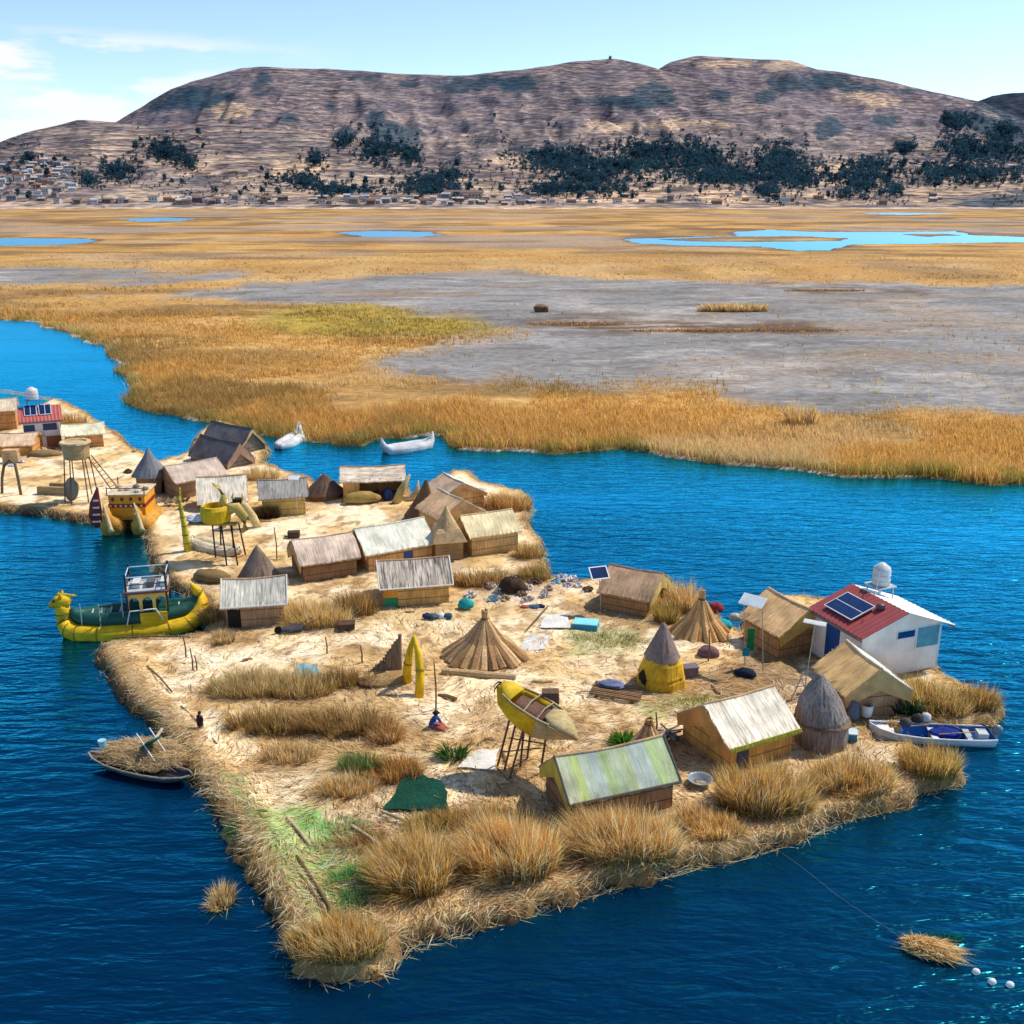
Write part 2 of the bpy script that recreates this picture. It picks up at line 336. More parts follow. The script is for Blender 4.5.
def isle():
    st = .2; xs = np.arange(-62, 48, st); ys = np.arange(29, 150, st)
    X, Y = np.meshgrid(xs, ys); S = sdist(X, Y, OUTW)
    Z = isle_z(S, X, Y); nx = len(xs); ny = len(ys)
    keep = S > -1.0
    ids = -np.ones(X.size, np.int64); kf = keep.ravel(); ids[kf] = np.arange(kf.sum())
    I = ids.reshape(X.shape)
    q = np.stack([I[:-1, :-1], I[:-1, 1:], I[1:, 1:], I[1:, :-1]], -1).reshape(-1, 4); q = q[(q >= 0).all(1)]
    V = np.stack([X, Y, Z], -1).reshape(-1, 3)[kf]
    x, y, s = V[:, 0], V[:, 1], S.ravel()[kf]
    # colours: trodden pale straw, browner worn patches, painted hut shadows, green freshly cut reed, wet rim
    col = np.array([.95, .79, .54])*np.ones((len(x), 1))
    def blend(c, k):
        nonlocal col
        col = col*(1-k[:, None])+np.array(c)*k[:, None]
    blend((.74, .50, .21), sstep(.42, .62, fbm(x*.28, y*.28, 4, 31))*.8)
    blend((.40, .23, .085), sstep(.54, .68, fbm(x*.6+9, y*.6, 4, 41))*.65); blend((.26, .15, .06), sstep(.60, .70, fbm(x*1.7+9, y*1.2, 4, 43))*.7)
    blend((.97, .88, .70), sstep(.55, .68, fbm(x*.5+3, y*.4, 3, 51))*.7)
    def zone(pts, c, k, soft=1.2):
        sdz = sdist(x, y, [tuple(at(a, b)[:2]) for a, b in pts])+(fbm(x*1.1, y*1.1, 3, 61)-.5)*2.4
        blend(c, sstep(-soft*.4, soft*.6, sdz)*k)
    zone([(232,805),(330,800),(385,870),(392,905),(330,925),(285,905)], (.40, .62, .20), .85)
    zone([(300,812),(345,818),(372,880),(330,880)], (.08, .42, .09), .9)
    zone([(560,628),(640,624),(645,648),(570,660)], (.40, .44, .20), .7)
    zone([(640,700),(760,688),(750,706),(650,716)], (.42, .46, .18), .7)
    zone([(340,826),(378,834),(384,862),(348,850)], (.19, .10, .045), .8)
    zone([(740,650),(810,655),(800,700),(770,712),(690,690),(720,665)], (.26, .15, .065), .85)  # cast shadow of the tilted tan hut, painted on the straw
    zone([(560,604),(600,598),(650,618),(640,630),(560,616)], (.34, .2, .09), .8)  # shadow falling left of the weathered hut, painted in brown
    zone([(395,850),(560,790),(690,815),(900,770),(905,795),(700,860),(400,940)], (.42, .27, .11), .7)
    zone([(230,668),(380,672),(420,740),(330,790),(250,720)], (.52, .36, .15), .6)
    zone([(260,600),(480,590),(480,625),(300,625)], (.55, .38, .13), .6)
    zone([(470,580),(560,580),(560,600),(480,606)], (.60, .50, .42), .6)
    blend((.70, .46, .19), (1-sstep(.4, 1.8, s+(fbm(x*.8, y*.8, 3, 79)-.5)*2))*.75); blend((.20, .11, .045), 1-sstep(.0, .8, s+(fbm(x*1.5, y*1.5, 2, 77)-.5)*.7))
    blend((.05, .032, .02), 1-sstep(.02, .38, V[:, 2]))
    m = mk('trodden_straw', (.76, .73, .68), (1.08, 1.07, 1.05), (1.6, 7.0, 3), attr=True, bump=.9, rough=.95, big=.12, contrast=(.28, .68))
    nt = m.node_tree                                     # second, crossing layer of fibres
    tag(np_mesh('island_ground', V, [q], col, m, smooth=True), kind='structure')
isle()
def straw():
    """loose cut reed strewn flat over the island"""
    n0 = 90000; px = RNG.uniform(-20, 1000, n0); py = 440+RNG.uniform(0, 1, n0)**.75*540
    P = np.array([at(a, b)[:2] for a, b in zip(px, py)]); s = sdist(P[:, 0], P[:, 1], OUTW); k = s > .1
    P, s = P[k], s[k]; n = len(P)
    z = isle_z(s, P[:, 0], P[:, 1])
    th = fbm(P[:, 0]*.16, P[:, 1]*.16, 2, 90)*9+RNG.normal(0, .55, n)
    ln = RNG.uniform(.35, 1.15, n)
    lean = np.stack([np.cos(th), np.sin(th)], 1)*ln[:, None]
    base = np.stack([P[:, 0], P[:, 1], z+.01], 1)
    c = pick(PALE[:3]+[(.97, .88, .66), (.98, .90, .70), (.70, .46, .20), (.34, .19, .07), (.22, .12, .05)], n, .3)
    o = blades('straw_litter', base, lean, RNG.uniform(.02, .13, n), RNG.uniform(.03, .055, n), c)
    tag(o, 'loose pale straw strewn flat over the island floor', 'straw', kind='stuff')
    # cut reed ends sticking out of the rim
    E = []
    for i in range(len(OUTW)):
        a, b = Vector(OUTW[i]), Vector(OUTW[(i+1) % len(OUTW)]); d = (b-a); nn = Vector((-d.y, d.x)).normalized()
        m = int(d.length*75)
        for k in range(m):
            p = a+d*random.random(); q = random.gauss(.05, .34); E.append((p.x+nn.x*(q+.12), p.y+nn.y*(q+.12), -nn.x, -nn.y))
    # reeds laid across the left bank, and mats pressed over every edge
    Bk = []
    for i in range(len(OUTW)):
        a, b = Vector(OUTW[i]), Vector(OUTW[(i+1) % len(OUTW)]); d = (b-a); nn = Vector((-d.y, d.x)).normalized(); left = i < 11
        for k in range(int(d.length*(150 if left else 45))):
            p = a+d*random.random(); q = random.uniform(.05, 1.5) if left else random.uniform(-.35, .5)
            al = nn*random.uniform(.4, .9)*(random.choice((-1, 1)) if q > .8 else 1) if left else d.normalized()*random.uniform(.3, .8)*random.choice((-1, 1))
            Bk.append((p.x+nn.x*q, p.y+nn.y*q, al.x+random.gauss(0, .22), al.y+random.gauss(0, .22)))
    Bk = np.array(Bk); s = sdist(Bk[:, 0], Bk[:, 1], OUTW); z0 = np.maximum(isle_z(s, Bk[:, 0], Bk[:, 1]), 0); s1 = sdist(Bk[:, 0]+Bk[:, 2], Bk[:, 1]+Bk[:, 3], OUTW); z1 = np.maximum(isle_z(s1, Bk[:, 0]+Bk[:, 2], Bk[:, 1]+Bk[:, 3]), -.05); nb = len(Bk)
    bc_ = pick(PALE[:3]+GOLD[2:3]+BROWN[:1]+[(.96, .86, .60), (.97, .88, .66), (.90, .72, .40)], nb, .25); gm = (Bk[:, 1] < 44) & (Bk[:, 0] < -3) & (s > .55) & (RNG.uniform(0, 1, nb) < .75); bc_[gm] = pick([(.38, .66, .22), (.56, .74, .36), (.18, .52, .12), (.70, .78, .46)], int(gm.sum()))
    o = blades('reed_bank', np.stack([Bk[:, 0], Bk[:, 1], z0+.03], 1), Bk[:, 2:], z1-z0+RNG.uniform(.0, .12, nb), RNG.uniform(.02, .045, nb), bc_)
    tag(o, 'reeds laid crosswise along the raised island bank', 'reed bank', kind='stuff')
    E = np.array(E); n = len(E)
    s = sdist(E[:, 0], E[:, 1], OUTW); z = np.maximum(isle_z(s, E[:, 0], E[:, 1]), -.05)+RNG.uniform(-.1, .1, n)
    lean = E[:, 2:]*RNG.uniform(-.25, .16, n)[:, None]+RNG.normal(0, .19, (n, 2))
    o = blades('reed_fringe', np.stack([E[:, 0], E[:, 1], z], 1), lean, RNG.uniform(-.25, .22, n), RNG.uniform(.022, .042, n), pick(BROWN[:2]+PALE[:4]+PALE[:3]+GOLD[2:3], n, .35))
    tag(o, 'ragged cut reed ends along the island rim', 'reed fringe', kind='stuff')
straw()

# ================================================================ marsh beyond the channel
def pw(pts, z=.2): return [tuple(at(x, y, z)[:2]) for x, y in pts]
SHORE = [(-700,300),(-300,308),(-60,314),(0,319),(30,321),(60,331),(85,340),(103,351),(118,363),(130,374),(122,390),(128,402),(150,409),(176,413),(205,420),(222,429),(252,436),(272,437),(300,438),(330,447),(370,448),(384,441),(432,436),(445,447),(470,451),(520,453),(570,451),(625,446),(655,456),(700,463),(760,469),(830,471),(900,476),(960,481),(1024,486),(1150,494),(1500,505)]
SH = pw(SHORE)
MARSH = SH+[(2600, SH[-1][1]), (2600, 2600), (-2600, 2600), (-2600, SH[0][1])]
POND = [pw([(-60,239),(20,237.6),(92,238.6),(94,240.6),(80,243),(60,244.6),(-60,246)]),
        pw([(338,232),(380,230.6),(430,232),(438,234.4),(425,237),(360,236.6)]),
        pw([(626,239),(690,236.8),(740,235.5),(735,232),(770,229.5),(810,231.5),(900,232),(955,231),(975,235),(1030,237),(1100,238),(1100,243),(1000,242),(930,243.4),(850,244),(830,250),(800,250.6),(760,246.5),(690,245.6),(640,243.4)]),
        pw([(118,219),(160,217.4),(195,218.6),(180,221),(140,221.4)]), pw([(860,213),(900,212.5),(960,213.5),(900,214.6)])]
ISLET = [pw([(655,239.2),(720,236.6),(800,236),(850,238.2),(840,240.6),(760,241.6),(690,241)]), pw([(900,234),(940,233.4),(962,235),(925,236.4)])]
GREY = [pw([(140,296),(250,282),(380,276),(500,272),(610,277),(700,281),(860,282),(1024,286),(1300,290),(1300,440),(1024,424),(900,416),(820,411),(760,398),(700,388),(620,388),(520,382),(400,374),(392,360),(470,348),(520,338),(545,326),(470,316),(400,306),(290,305)]),
        pw([(-100,272),(60,268),(160,270),(240,276),(180,284),(60,285),(-100,288)])]
BROWNZ = [pw([(525,322),(570,316),(620,322),(700,325),(800,323),(818,330),(700,335),(600,333),(540,334)]), pw([(700,305),(735,301),(766,305),(760,312),(705,313)]), pw([(780,284),(860,283),(890,292),(800,293)])]
LIME = [pw([(285,322),(330,306),(410,306),(505,316),(540,325),(500,334),(400,336),(300,332)])]
def marsh_fields(x, y):
    wob = (fbm(x*.12, y*.06, 4, 5)-.5)
    s = sdist(x, y, MARSH)+wob*np.clip(y*.05, 1.5, 8)
    for p in POND:
        pw_ = -sdist(x, y, p)+wob*y*.016; s = np.minimum(s, pw_)
    for p in ISLET: s = np.maximum(s, sdist(x, y, p)+wob*y*.01)
    def soft(polys, k, f=.05):
        o = np.zeros(x.shape)
        for p in polys:
            sc_ = np.maximum(y*.075, 5)
            o = np.maximum(o, sstep(-sc_*.5, sc_*.5, sdist(x, y, p)+(fbm(x*f, y*f*.6, 5, k)-.5)*y*.17))
        return o
    return s, soft(GREY, 11), soft(BROWNZ, 13), soft(LIME, 15)
def marsh():
    us = np.linspace(-.86, .86, 760); ys = np.exp(np.linspace(math.log(96), math.log(2330), 520))
    U, Y = np.meshgrid(us, ys); X = U*Y
    x, y = X.ravel(), Y.ravel()
    s, g, br, li = marsh_fields(x, y)
    bump = (fbm(x*.5, y*.5, 3, 8)-.5)*.5+(fbm(x*.06, y*.1, 3, 18)-.5)*.8
    z = -.5+.68*sstep(-.6, .5, s)+np.where(s > .4, np.maximum(bump, -.08)*sstep(.4, 3, s), 0)*np.where(g > .5, .35, 1)
    col = np.array([.54, .30, .085])*np.ones((len(x), 1))
    def bl(c, k):
        nonlocal col
        col = col*(1-k[:, None])+np.array(c)*k[:, None]
    far = sstep(260, 700, y)
    bl((.54, .29, .075), far*.9)
    bl((.70, .46, .18), sstep(.45, .7, fbm(x*.035, y*.09*(1-.7*far), 5, 71))*.6)
    bl((.20, .12, .05), sstep(.48, .68, fbm(x*.02+4, y*.06*(1-.75*far), 5, 72))*.75)
    bl((.36, .29, .25), far*sstep(.5, .64, fbm(x*.006, y*.012, 4, 75))*.7)
    bl((.15, .09, .04), far*sstep(.54, .68, fbm(x*.012+7, y*.02, 4, 76))*.6)
    bl((.46, .33, .05), li*.85); bl((.20, .18, .03), li*sstep(.5, .7, fbm(x*.1, y*.1, 3, 73))*.6)
    wx = x+14*(fbm(x*.02, y*.03, 3, 87)-.5); wy = y+30*(fbm(x*.015, y*.02, 3, 88)-.5); t = fbm(wx*.03, wy*.06, 5, 81); t2 = fbm(wx*.06, wy*.14, 5, 82)
    gc = np.array([.28, .272, .268])[None]*(.62+.75*t[:, None])
    gc = gc*(1-(sstep(.56, .78, t2)*.55)[:, None])+np.array([.58, .53, .49])*(sstep(.56, .78, t2)*.55)[:, None]
    w2 = sstep(.50, .66, fbm(wx*.03+8, wy*.05, 5, 83))*.32
    dk = sstep(.52, .68, fbm(wx*.09+3, wy*.17, 5, 86))*.55; gc = gc*(1-dk[:, None])+np.array([.13, .12, .12])*dk[:, None]; gc = gc*(1-w2[:, None])+np.array([.42, .27, .13])*w2[:, None]
    col = col*(1-g[:, None])+gc*g[:, None]
    bl((.13, .075, .04), br*sstep(.42, .6, fbm(x*.12, y*.35, 3, 84)+.08)*.9)
    bl((.55, .45, .36), br*sstep(.6, .7, t2)*.5)
    bl((.13, .12, .05), (1-sstep(.5, 3.2, s))*(y < 500)*.8); bl((.10, .08, .05), (1-sstep(.5, 9, s))*(y > 500)*.75)
    bl((.74, .64, .54), (1-sstep(.3, 1.6, s))*sstep(.5, .62, fbm(x*.12, y*.12, 3, 91))*(y < 300)*.8); bl((.05, .04, .03), 1-sstep(-.02, .06, z))
    bl((.55, .43, .36), sstep(2180, 2260, y))
    V = np.stack([x, y, z], 1); w_ = len(us); I = np.arange(len(x)).reshape(X.shape)
    q = np.stack([I[:-1, :-1], I[:-1, 1:], I[1:, 1:], I[1:, :-1]], -1).reshape(-1, 4)
    wet = (s > -6).reshape(X.shape); k = (wet[:-1, :-1] | wet[:-1, 1:] | wet[1:, 1:] | wet[1:, :-1]).ravel(); q = q[k]
    m = mk('marsh_soil', (.62, .62, .62), (1.2, 1.2, 1.2), (.45, .7, .8), attr=True, bump=.8, rough=1, big=.25)
    tag(np_mesh('marsh_ground', V, [q], col, m, smooth=True), kind='structure')
    # the standing reeds, thick by the channel and thinner farther off
    n = 150000; yy = 1/(1/95-RNG.uniform(0, 1, n)*(1/95-1/520)); xx = RNG.uniform(-.62, .62, n)*yy
    s, g, br, li = marsh_fields(xx, yy)
    den = sstep(.35, .62, fbm(xx*.09, yy*.07, 4, 95)+.10+.30*(s < 14))
    k = (s > .35) & (RNG.uniform(0, 1, n) < den*(1-.97*g)*(.35+.65*(yy < 260)))
    xx, yy, s, li = xx[k], yy[k], s[k], li[k]; n = len(xx)
    tall = .55+1.25*fbm(xx*.07, yy*.06, 3, 96)*(.5+.7*(1-sstep(6, 40, s)))
    nb = 3; h = np.repeat(tall, nb)*RNG.uniform(.6, 1.1, n*nb)
    bx = np.repeat(xx, nb)+RNG.normal(0, .35, n*nb); by = np.repeat(yy, nb)+RNG.normal(0, .35, n*nb)
    lean = RNG.normal(0, .28, (n*nb, 2))*h[:, None]+np.stack([-.12*h, -.05*h], 1)
    c = pick([(.84, .52, .15), (.74, .42, .10), (.90, .62, .24), (.56, .31, .08), (.70, .42, .11)], n*nb)
    gr = np.repeat((1-sstep(.5, 5, s))*.8*(fbm(xx*.2, yy*.2, 2, 99) > .42)+li*.7, nb)[:, None]; c = c*(1-gr)+pick([(.40, .36, .08), (.26, .27, .06), (.56, .43, .10)], n*nb)*gr
    brz = np.repeat(sstep(.5, .64, fbm(xx*.045+7, yy*.04, 4, 97))*.75, nb)[:, None]; c = c*(1-brz)+pick([(.40, .25, .09), (.34, .26, .08), (.50, .30, .10), (.28, .20, .07)], n*nb)*brz
    wsh = np.repeat(sstep(.55, .72, fbm(xx*.05, yy*.05, 3, 98))*.55, nb)[:, None]; c = c*(1-wsh)+pick([(.90, .70, .38)], n*nb)*wsh
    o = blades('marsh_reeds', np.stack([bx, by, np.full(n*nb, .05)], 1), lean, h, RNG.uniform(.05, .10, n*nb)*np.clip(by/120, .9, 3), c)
    tag(o, 'golden reeds standing thick along the far side of the channel', 'reeds', kind='stuff')
marsh()

# ================================================================ hills
RIDGES = [ # distance, foot, [(pixel column, pixel row)]
 (2950, 2240, [(-500,182),(-200,165),(-60,153),(0,144),(40,131),(85,119.5),(120,122),(165,127),(215,123),(265,127),(330,138),(400,150),(470,160),(540,172),(640,185),(760,196)]),
 (4100, 2400, [(-300,196),(0,170),(60,150),(122,122),(180,89),(215,77),(250,68),(272,66.5),(330,69),(400,73.5),(470,75.5),(520,70),(570,61.5),(607,57.5),(640,64),(668,73),(720,86),(800,100),(900,120),(1000,150),(1150,180)]),
 (4500, 2500, [(440,150),(560,110),(640,78),(665,61),(690,55.5),(725,57.5),(780,59.5),(807,69),(870,79),(920,91),(945,96),(972,102),(1010,118),(1100,140),(1300,170)]),
 (5200, 2700, [(860,180),(930,120),(960,104),(980,95),(1000,92.5),(1030,92),(1100,86),(1250,95),(1500,130)]),
 (2650, 2235, [(780,207),(850,201),(900,192),(950,182),(1000,176),(1050,175),(1150,172),(1400,180)]),
 (2800, 2240, [(420,207),(520,196),(600,189),(680,190),(740,195),(820,200),(900,207)])]
def hill_z(u, y):
    px = 512+F*u/CP; best = np.full(np.shape(u), -5.0); x = u*y
    for i, (D, f0, pts) in enumerate(RIDGES):
        row = np.interp(px, [p[0] for p in pts], [p[1] for p in pts])
        row = row+(fbm(px*.03, px*0, 3, 200+i)-.5)*3
        e = np.arctan((512-row)/F)-PITCH; H = CAMH+D*np.tan(e)
        t = np.clip((y-f0)/(D-f0), 0, 1.0); prof = (t**1.12)*(1-.18*np.sin(t*math.pi))
        gul = 1-(.34*np.abs(fbm(x*.0035+i*5, y*.0016, 4, 210+i)-.5)*2+.20*np.abs(fbm(x*.011, y*.006, 3, 220+i)-.5)*2)*np.sin(np.clip(t, 0, 1)*math.pi)*1.3
        z = np.where(H > 0, H*prof*gul, -5)
        z = np.where(y > D, H*(1-((y-D)/2500)**1.5), z)
        best = np.maximum(best, z)
    return np.maximum(best, .3)
def on_hill(px, row):
    d = np.array([ray(a, b)[:] for a, b in zip(px, row)])
    ys = np.linspace(2235, 5300, 240)[None]; t = ys/d[:, 1:2]; zz = CAMH+d[:, 2:3]*t; u = (d[:, 0]/d[:, 1])[:, None]*np.ones_like(ys)
    hit = hill_z(u, ys) >= zz; first = hit.argmax(1); ok = hit.any(1)
    yv = ys[0][first]; uv = d[:, 0]/d[:, 1]
    return uv*yv, yv, hill_z(uv, yv), ok
DARKP = [(205,92,26,6),(255,92,10,12),(265,80,9,10),(370,79,17,5),(408,83,10,4),(470,85,35,8),(520,86,18,9),(500,82,30,6),(600,100,30,6),(655,95,30,11),(640,104,45,5),(720,95,11,5),(765,98,10,8),(805,83,34,9),(830,80,20,8),(865,88,26,6),(902,93,12,5),(952,96,10,5),(828,130,14,10),(885,122,15,7),(290,118,9,6),(345,135,10,8),(375,115,8,14),(395,140,22,14),(330,105,6,5),(990,120,30,14),(1010,145,30,16),(995,200,45,12),(760,62,12,3),(200,98,40,7),(1000,106,34,12),(1030,112,40,20),(985,100,16,7),(185,104,40,9),(560,150,40,8),(430,70,60,3)]
TANP = [(235,112,22,9),(730,64,40,5),(780,66,20,5),(605,195,60,8),(720,196,30,8),(520,160,30,5),(190,165,20,8),(640,168,30,8),(300,170,30,10),(850,175,40,14),(470,190,40,6),(640,125,80,6),(880,100,40,8)]
def hills():
    us = np.linspace(-.80, .80, 760); ys = np.concatenate([np.linspace(2225, 3000, 150), np.linspace(3010, 5600, 240)])
    U, Y = np.meshgrid(us, ys); u, y = U.ravel(), Y.ravel(); z = hill_z(u, y); x = u*y
    terr = fbm(x*.004, z*.10+y*.004, 4, 301)
    col = np.array([.215, .188, .188])*np.ones((len(x), 1))
    def bl(c, k):
        nonlocal col
        col = col*(1-k[:, None])+np.array(c)*k[:, None]
    bl((.46, .36, .285), sstep(.50, .58, terr)*.8); bl((.095, .085, .11), sstep(.50, .64, fbm(x*.006+3, z*.15, 4, 302))*.65)
    bl((.56, .41, .28), (1-sstep(10, 110, z))*sstep(.4, .6, fbm(x*.01, y*.02, 4, 303))*.7)
    bl((.165, .145, .19), sstep(100, 330, z)*.6); bl((.10, .095, .12), sstep(.56, .68, fbm(x*.012, y*.012, 5, 308))*.6); bl((.40, .31, .28), sstep(.58, .68, fbm(x*.02+5, y*.02+z*.05, 5, 309))*.55)  # purple blue distance haze tinted into the higher slopes
    # where each ground point shows from the viewpoint area decides which named patch it belongs to
    ax = y*CP+(CAMH-z)*SP; px = 512+F*x/ax; row = 512-F*(y*SP*1.0+(z-CAMH)*CP)/ax
    wob = (fbm(x*.010, y*.010, 5, 305)-.5)*3.4+(fbm(x*.04, y*.03, 3, 306)-.5)*1.6
    for k, (cx, cy, rx, ry) in enumerate(DARKP):
        d = ((px-cx)/rx)**2+((row-cy)/ry)**2+wob; bl((.035, .070, .105), (1-sstep(.35, 1.3, d))*.85)
    for cx, cy, rx, ry in TANP:
        d = ((px-cx)/rx)**2+((row-cy)/ry)**2+wob; bl((.66, .48, .33), (1-sstep(.2, 1.3, d))*.65)
    bl((.018, .034, .058), sstep(4700, 4850, y)*sstep(925, 960, px)*.92)
    bl((.60, .50, .43), (1-sstep(2.0, 5, z+np.abs(y-2245)*.06))*.8)
    I = np.arange(len(x)).reshape(U.shape); q = np.stack([I[:-1, :-1], I[:-1, 1:], I[1:, 1:], I[1:, :-1]], -1).reshape(-1, 4)
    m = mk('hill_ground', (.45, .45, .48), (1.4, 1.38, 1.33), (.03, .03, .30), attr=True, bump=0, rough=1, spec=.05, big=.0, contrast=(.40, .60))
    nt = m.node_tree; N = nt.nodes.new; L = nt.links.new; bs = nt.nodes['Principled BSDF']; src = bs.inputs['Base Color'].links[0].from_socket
    tc = N('ShaderNodeTexCoord'); sx = N('ShaderNodeSeparateXYZ'); L(tc.outputs['Object'], sx.inputs[0])
    def nz(k, d):
        q_ = N('ShaderNodeTexNoise'); q_.inputs['Scale'].default_value = k; q_.inputs['Detail'].default_value = d; L(tc.outputs['Object'], q_.inputs['Vector']); return q_.outputs['Fac']
    def mth(op, a, b_):
        q_ = N('ShaderNodeMath'); q_.operation = op
        for i_, v_ in enumerate((a, b_)):
            if isinstance(v_, (int, float)): q_.inputs[i_].default_value = v_
            else: L(v_, q_.inputs[i_])
        return q_.outputs[0]
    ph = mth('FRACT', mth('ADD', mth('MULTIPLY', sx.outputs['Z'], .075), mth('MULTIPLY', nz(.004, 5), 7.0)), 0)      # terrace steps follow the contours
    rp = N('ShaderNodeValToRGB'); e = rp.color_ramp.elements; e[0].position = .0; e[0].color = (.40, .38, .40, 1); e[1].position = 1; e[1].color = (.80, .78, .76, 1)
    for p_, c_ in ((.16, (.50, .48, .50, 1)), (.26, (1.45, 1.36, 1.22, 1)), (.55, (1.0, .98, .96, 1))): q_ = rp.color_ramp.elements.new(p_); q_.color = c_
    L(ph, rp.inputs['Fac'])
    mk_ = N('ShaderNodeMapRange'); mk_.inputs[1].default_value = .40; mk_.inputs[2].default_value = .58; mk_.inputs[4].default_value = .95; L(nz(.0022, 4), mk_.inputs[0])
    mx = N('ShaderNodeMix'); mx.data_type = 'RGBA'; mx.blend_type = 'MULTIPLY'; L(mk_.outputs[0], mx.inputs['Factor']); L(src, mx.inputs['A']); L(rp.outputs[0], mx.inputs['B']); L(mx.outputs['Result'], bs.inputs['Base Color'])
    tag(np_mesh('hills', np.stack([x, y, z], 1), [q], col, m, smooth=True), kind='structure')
hills()

# ---------------------------------------------------------------- trees and village below the hills
def crown_verts(n, seed, spread=1.0):
    """leaf sprays spread through an uneven crown, unit height about 1"""
    r = np.random.default_rng(seed); k = 7
    cc = np.stack([r.uniform(-.26, .26, k)*spread, r.uniform(-.26, .26, k)*spread, r.uniform(.36, .86, k)], 1); rad = r.uniform(.13, .24, k)
    j = r.integers(0, k, n); d = r.normal(0, 1, (n, 3)); d /= np.linalg.norm(d, axis=1)[:, None]
    p = cc[j]+d*rad[j][:, None]*r.uniform(.5, 1.05, n)[:, None]
    a = r.normal(0, 1, (n, 3)); a /= np.linalg.norm(a, axis=1)[:, None]; b = np.cross(a, d); b /= np.linalg.norm(b, axis=1)[:, None]+1e-9
    s = r.uniform(.055, .11, n)[:, None]
    V = np.stack([p-a*s, p+b*s*.7, p+a*s, p-b*s*.7], 1).reshape(-1, 3)
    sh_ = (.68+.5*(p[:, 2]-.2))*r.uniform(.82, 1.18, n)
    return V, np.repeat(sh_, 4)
LEAFM = mk('eucalyptus_leaves', (.7, .7, .7), (1.15, 1.15, 1.15), (.05, .05, .05), attr=True, bump=0, rough=.9, spec=.1, big=.2, trans=.5)
LEAFC = np.array([.038, .105, .145])  # leaf colour pushed toward blue for distance haze
GROVES = [(165,152,18,12,60),(188,163,12,8,24),(118,172,18,12,60),(90,182,18,8,26),(305,182,30,12,46),(315,160,16,9,24),(330,190,25,8,22),(345,142,12,10,26),(380,150,28,22,80),(412,155,14,12,34),(430,182,36,12,70),(450,176,22,9,30),(560,160,50,14,150),(590,178,50,14,130),(548,190,28,9,60),(650,152,40,14,110),(700,158,38,17,120),(712,175,30,12,60),(778,165,34,24,170),(768,192,14,10,34),(800,180,22,14,50),(870,165,34,9,50),(860,185,26,12,46),(905,150,14,7,24),(895,190,14,8,18),(955,120,20,14,60),(965,150,30,16,100),(1000,150,30,16,70),(940,175,26,12,50),(985,178,40,10,40),(1008,130,20,14,36),(845,195,12,6,12),(1060,160,40,40,80),(630,166,110,9,170),(745,178,110,9,150),(860,176,60,9,70),(430,191,60,5,50),(345,191,40,5,36),(965,172,60,9,80),(590,190,60,6,60),(-40,170,40,25,40),(30,160,14,8,10)]
def woods():
    P = []
    for cx, cy, rx, ry, n in GROVES:
        for _ in range(int(n*3.4)):
            a = random.uniform(0, 6.283); r = abs(random.gauss(0, .55)); P.append((cx+rx*r*math.cos(a)*1.05, cy+ry*r*math.sin(a)+2))
    ng = len(P)
    for _ in range(2600):                               # scrub scattered thinly between the groves
        a, b_ = random.uniform(-40, 1060), 207-abs(random.gauss(0, 34))
        if fbm(a*.028, b_*.06, 3, 444) > .53+.0012*(207-b_): P.append((a, b_))
    P = np.array(P); x, y, z, ok = on_hill(P[:, 0], np.clip(P[:, 1], 60, 207)); ok &= y < 4300
    NG = int(ok[:ng].sum()); x, y, z = x[ok], y[ok], z[ok]; VV = []; CC = []; NL = 70
    tm = [crown_verts(NL, 400+i) for i in range(6)]
    for i in range(len(x)):
        V, s = tm[i % 6]; h = (random.uniform(9, 25) if i < NG else random.uniform(5, 13))*y[i]/2700; a = random.uniform(0, 6.283); ca, sa = math.cos(a), math.sin(a)
        wd = h*random.uniform(.6, 1.0)
        VV.append(np.stack([(V[:, 0]*ca-V[:, 1]*sa)*wd+x[i], (V[:, 0]*sa+V[:, 1]*ca)*wd+y[i], V[:, 2]*h*1.05+z[i]-h*.18], 1))
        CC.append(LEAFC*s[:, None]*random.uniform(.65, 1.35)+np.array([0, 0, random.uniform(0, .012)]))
    V = np.concatenate(VV); q = np.arange(len(V)).reshape(-1, 4)
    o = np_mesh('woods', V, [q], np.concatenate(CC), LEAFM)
    tag(o, 'dark blue green woods spread over the lower hillsides', 'woods', kind='stuff')
woods()
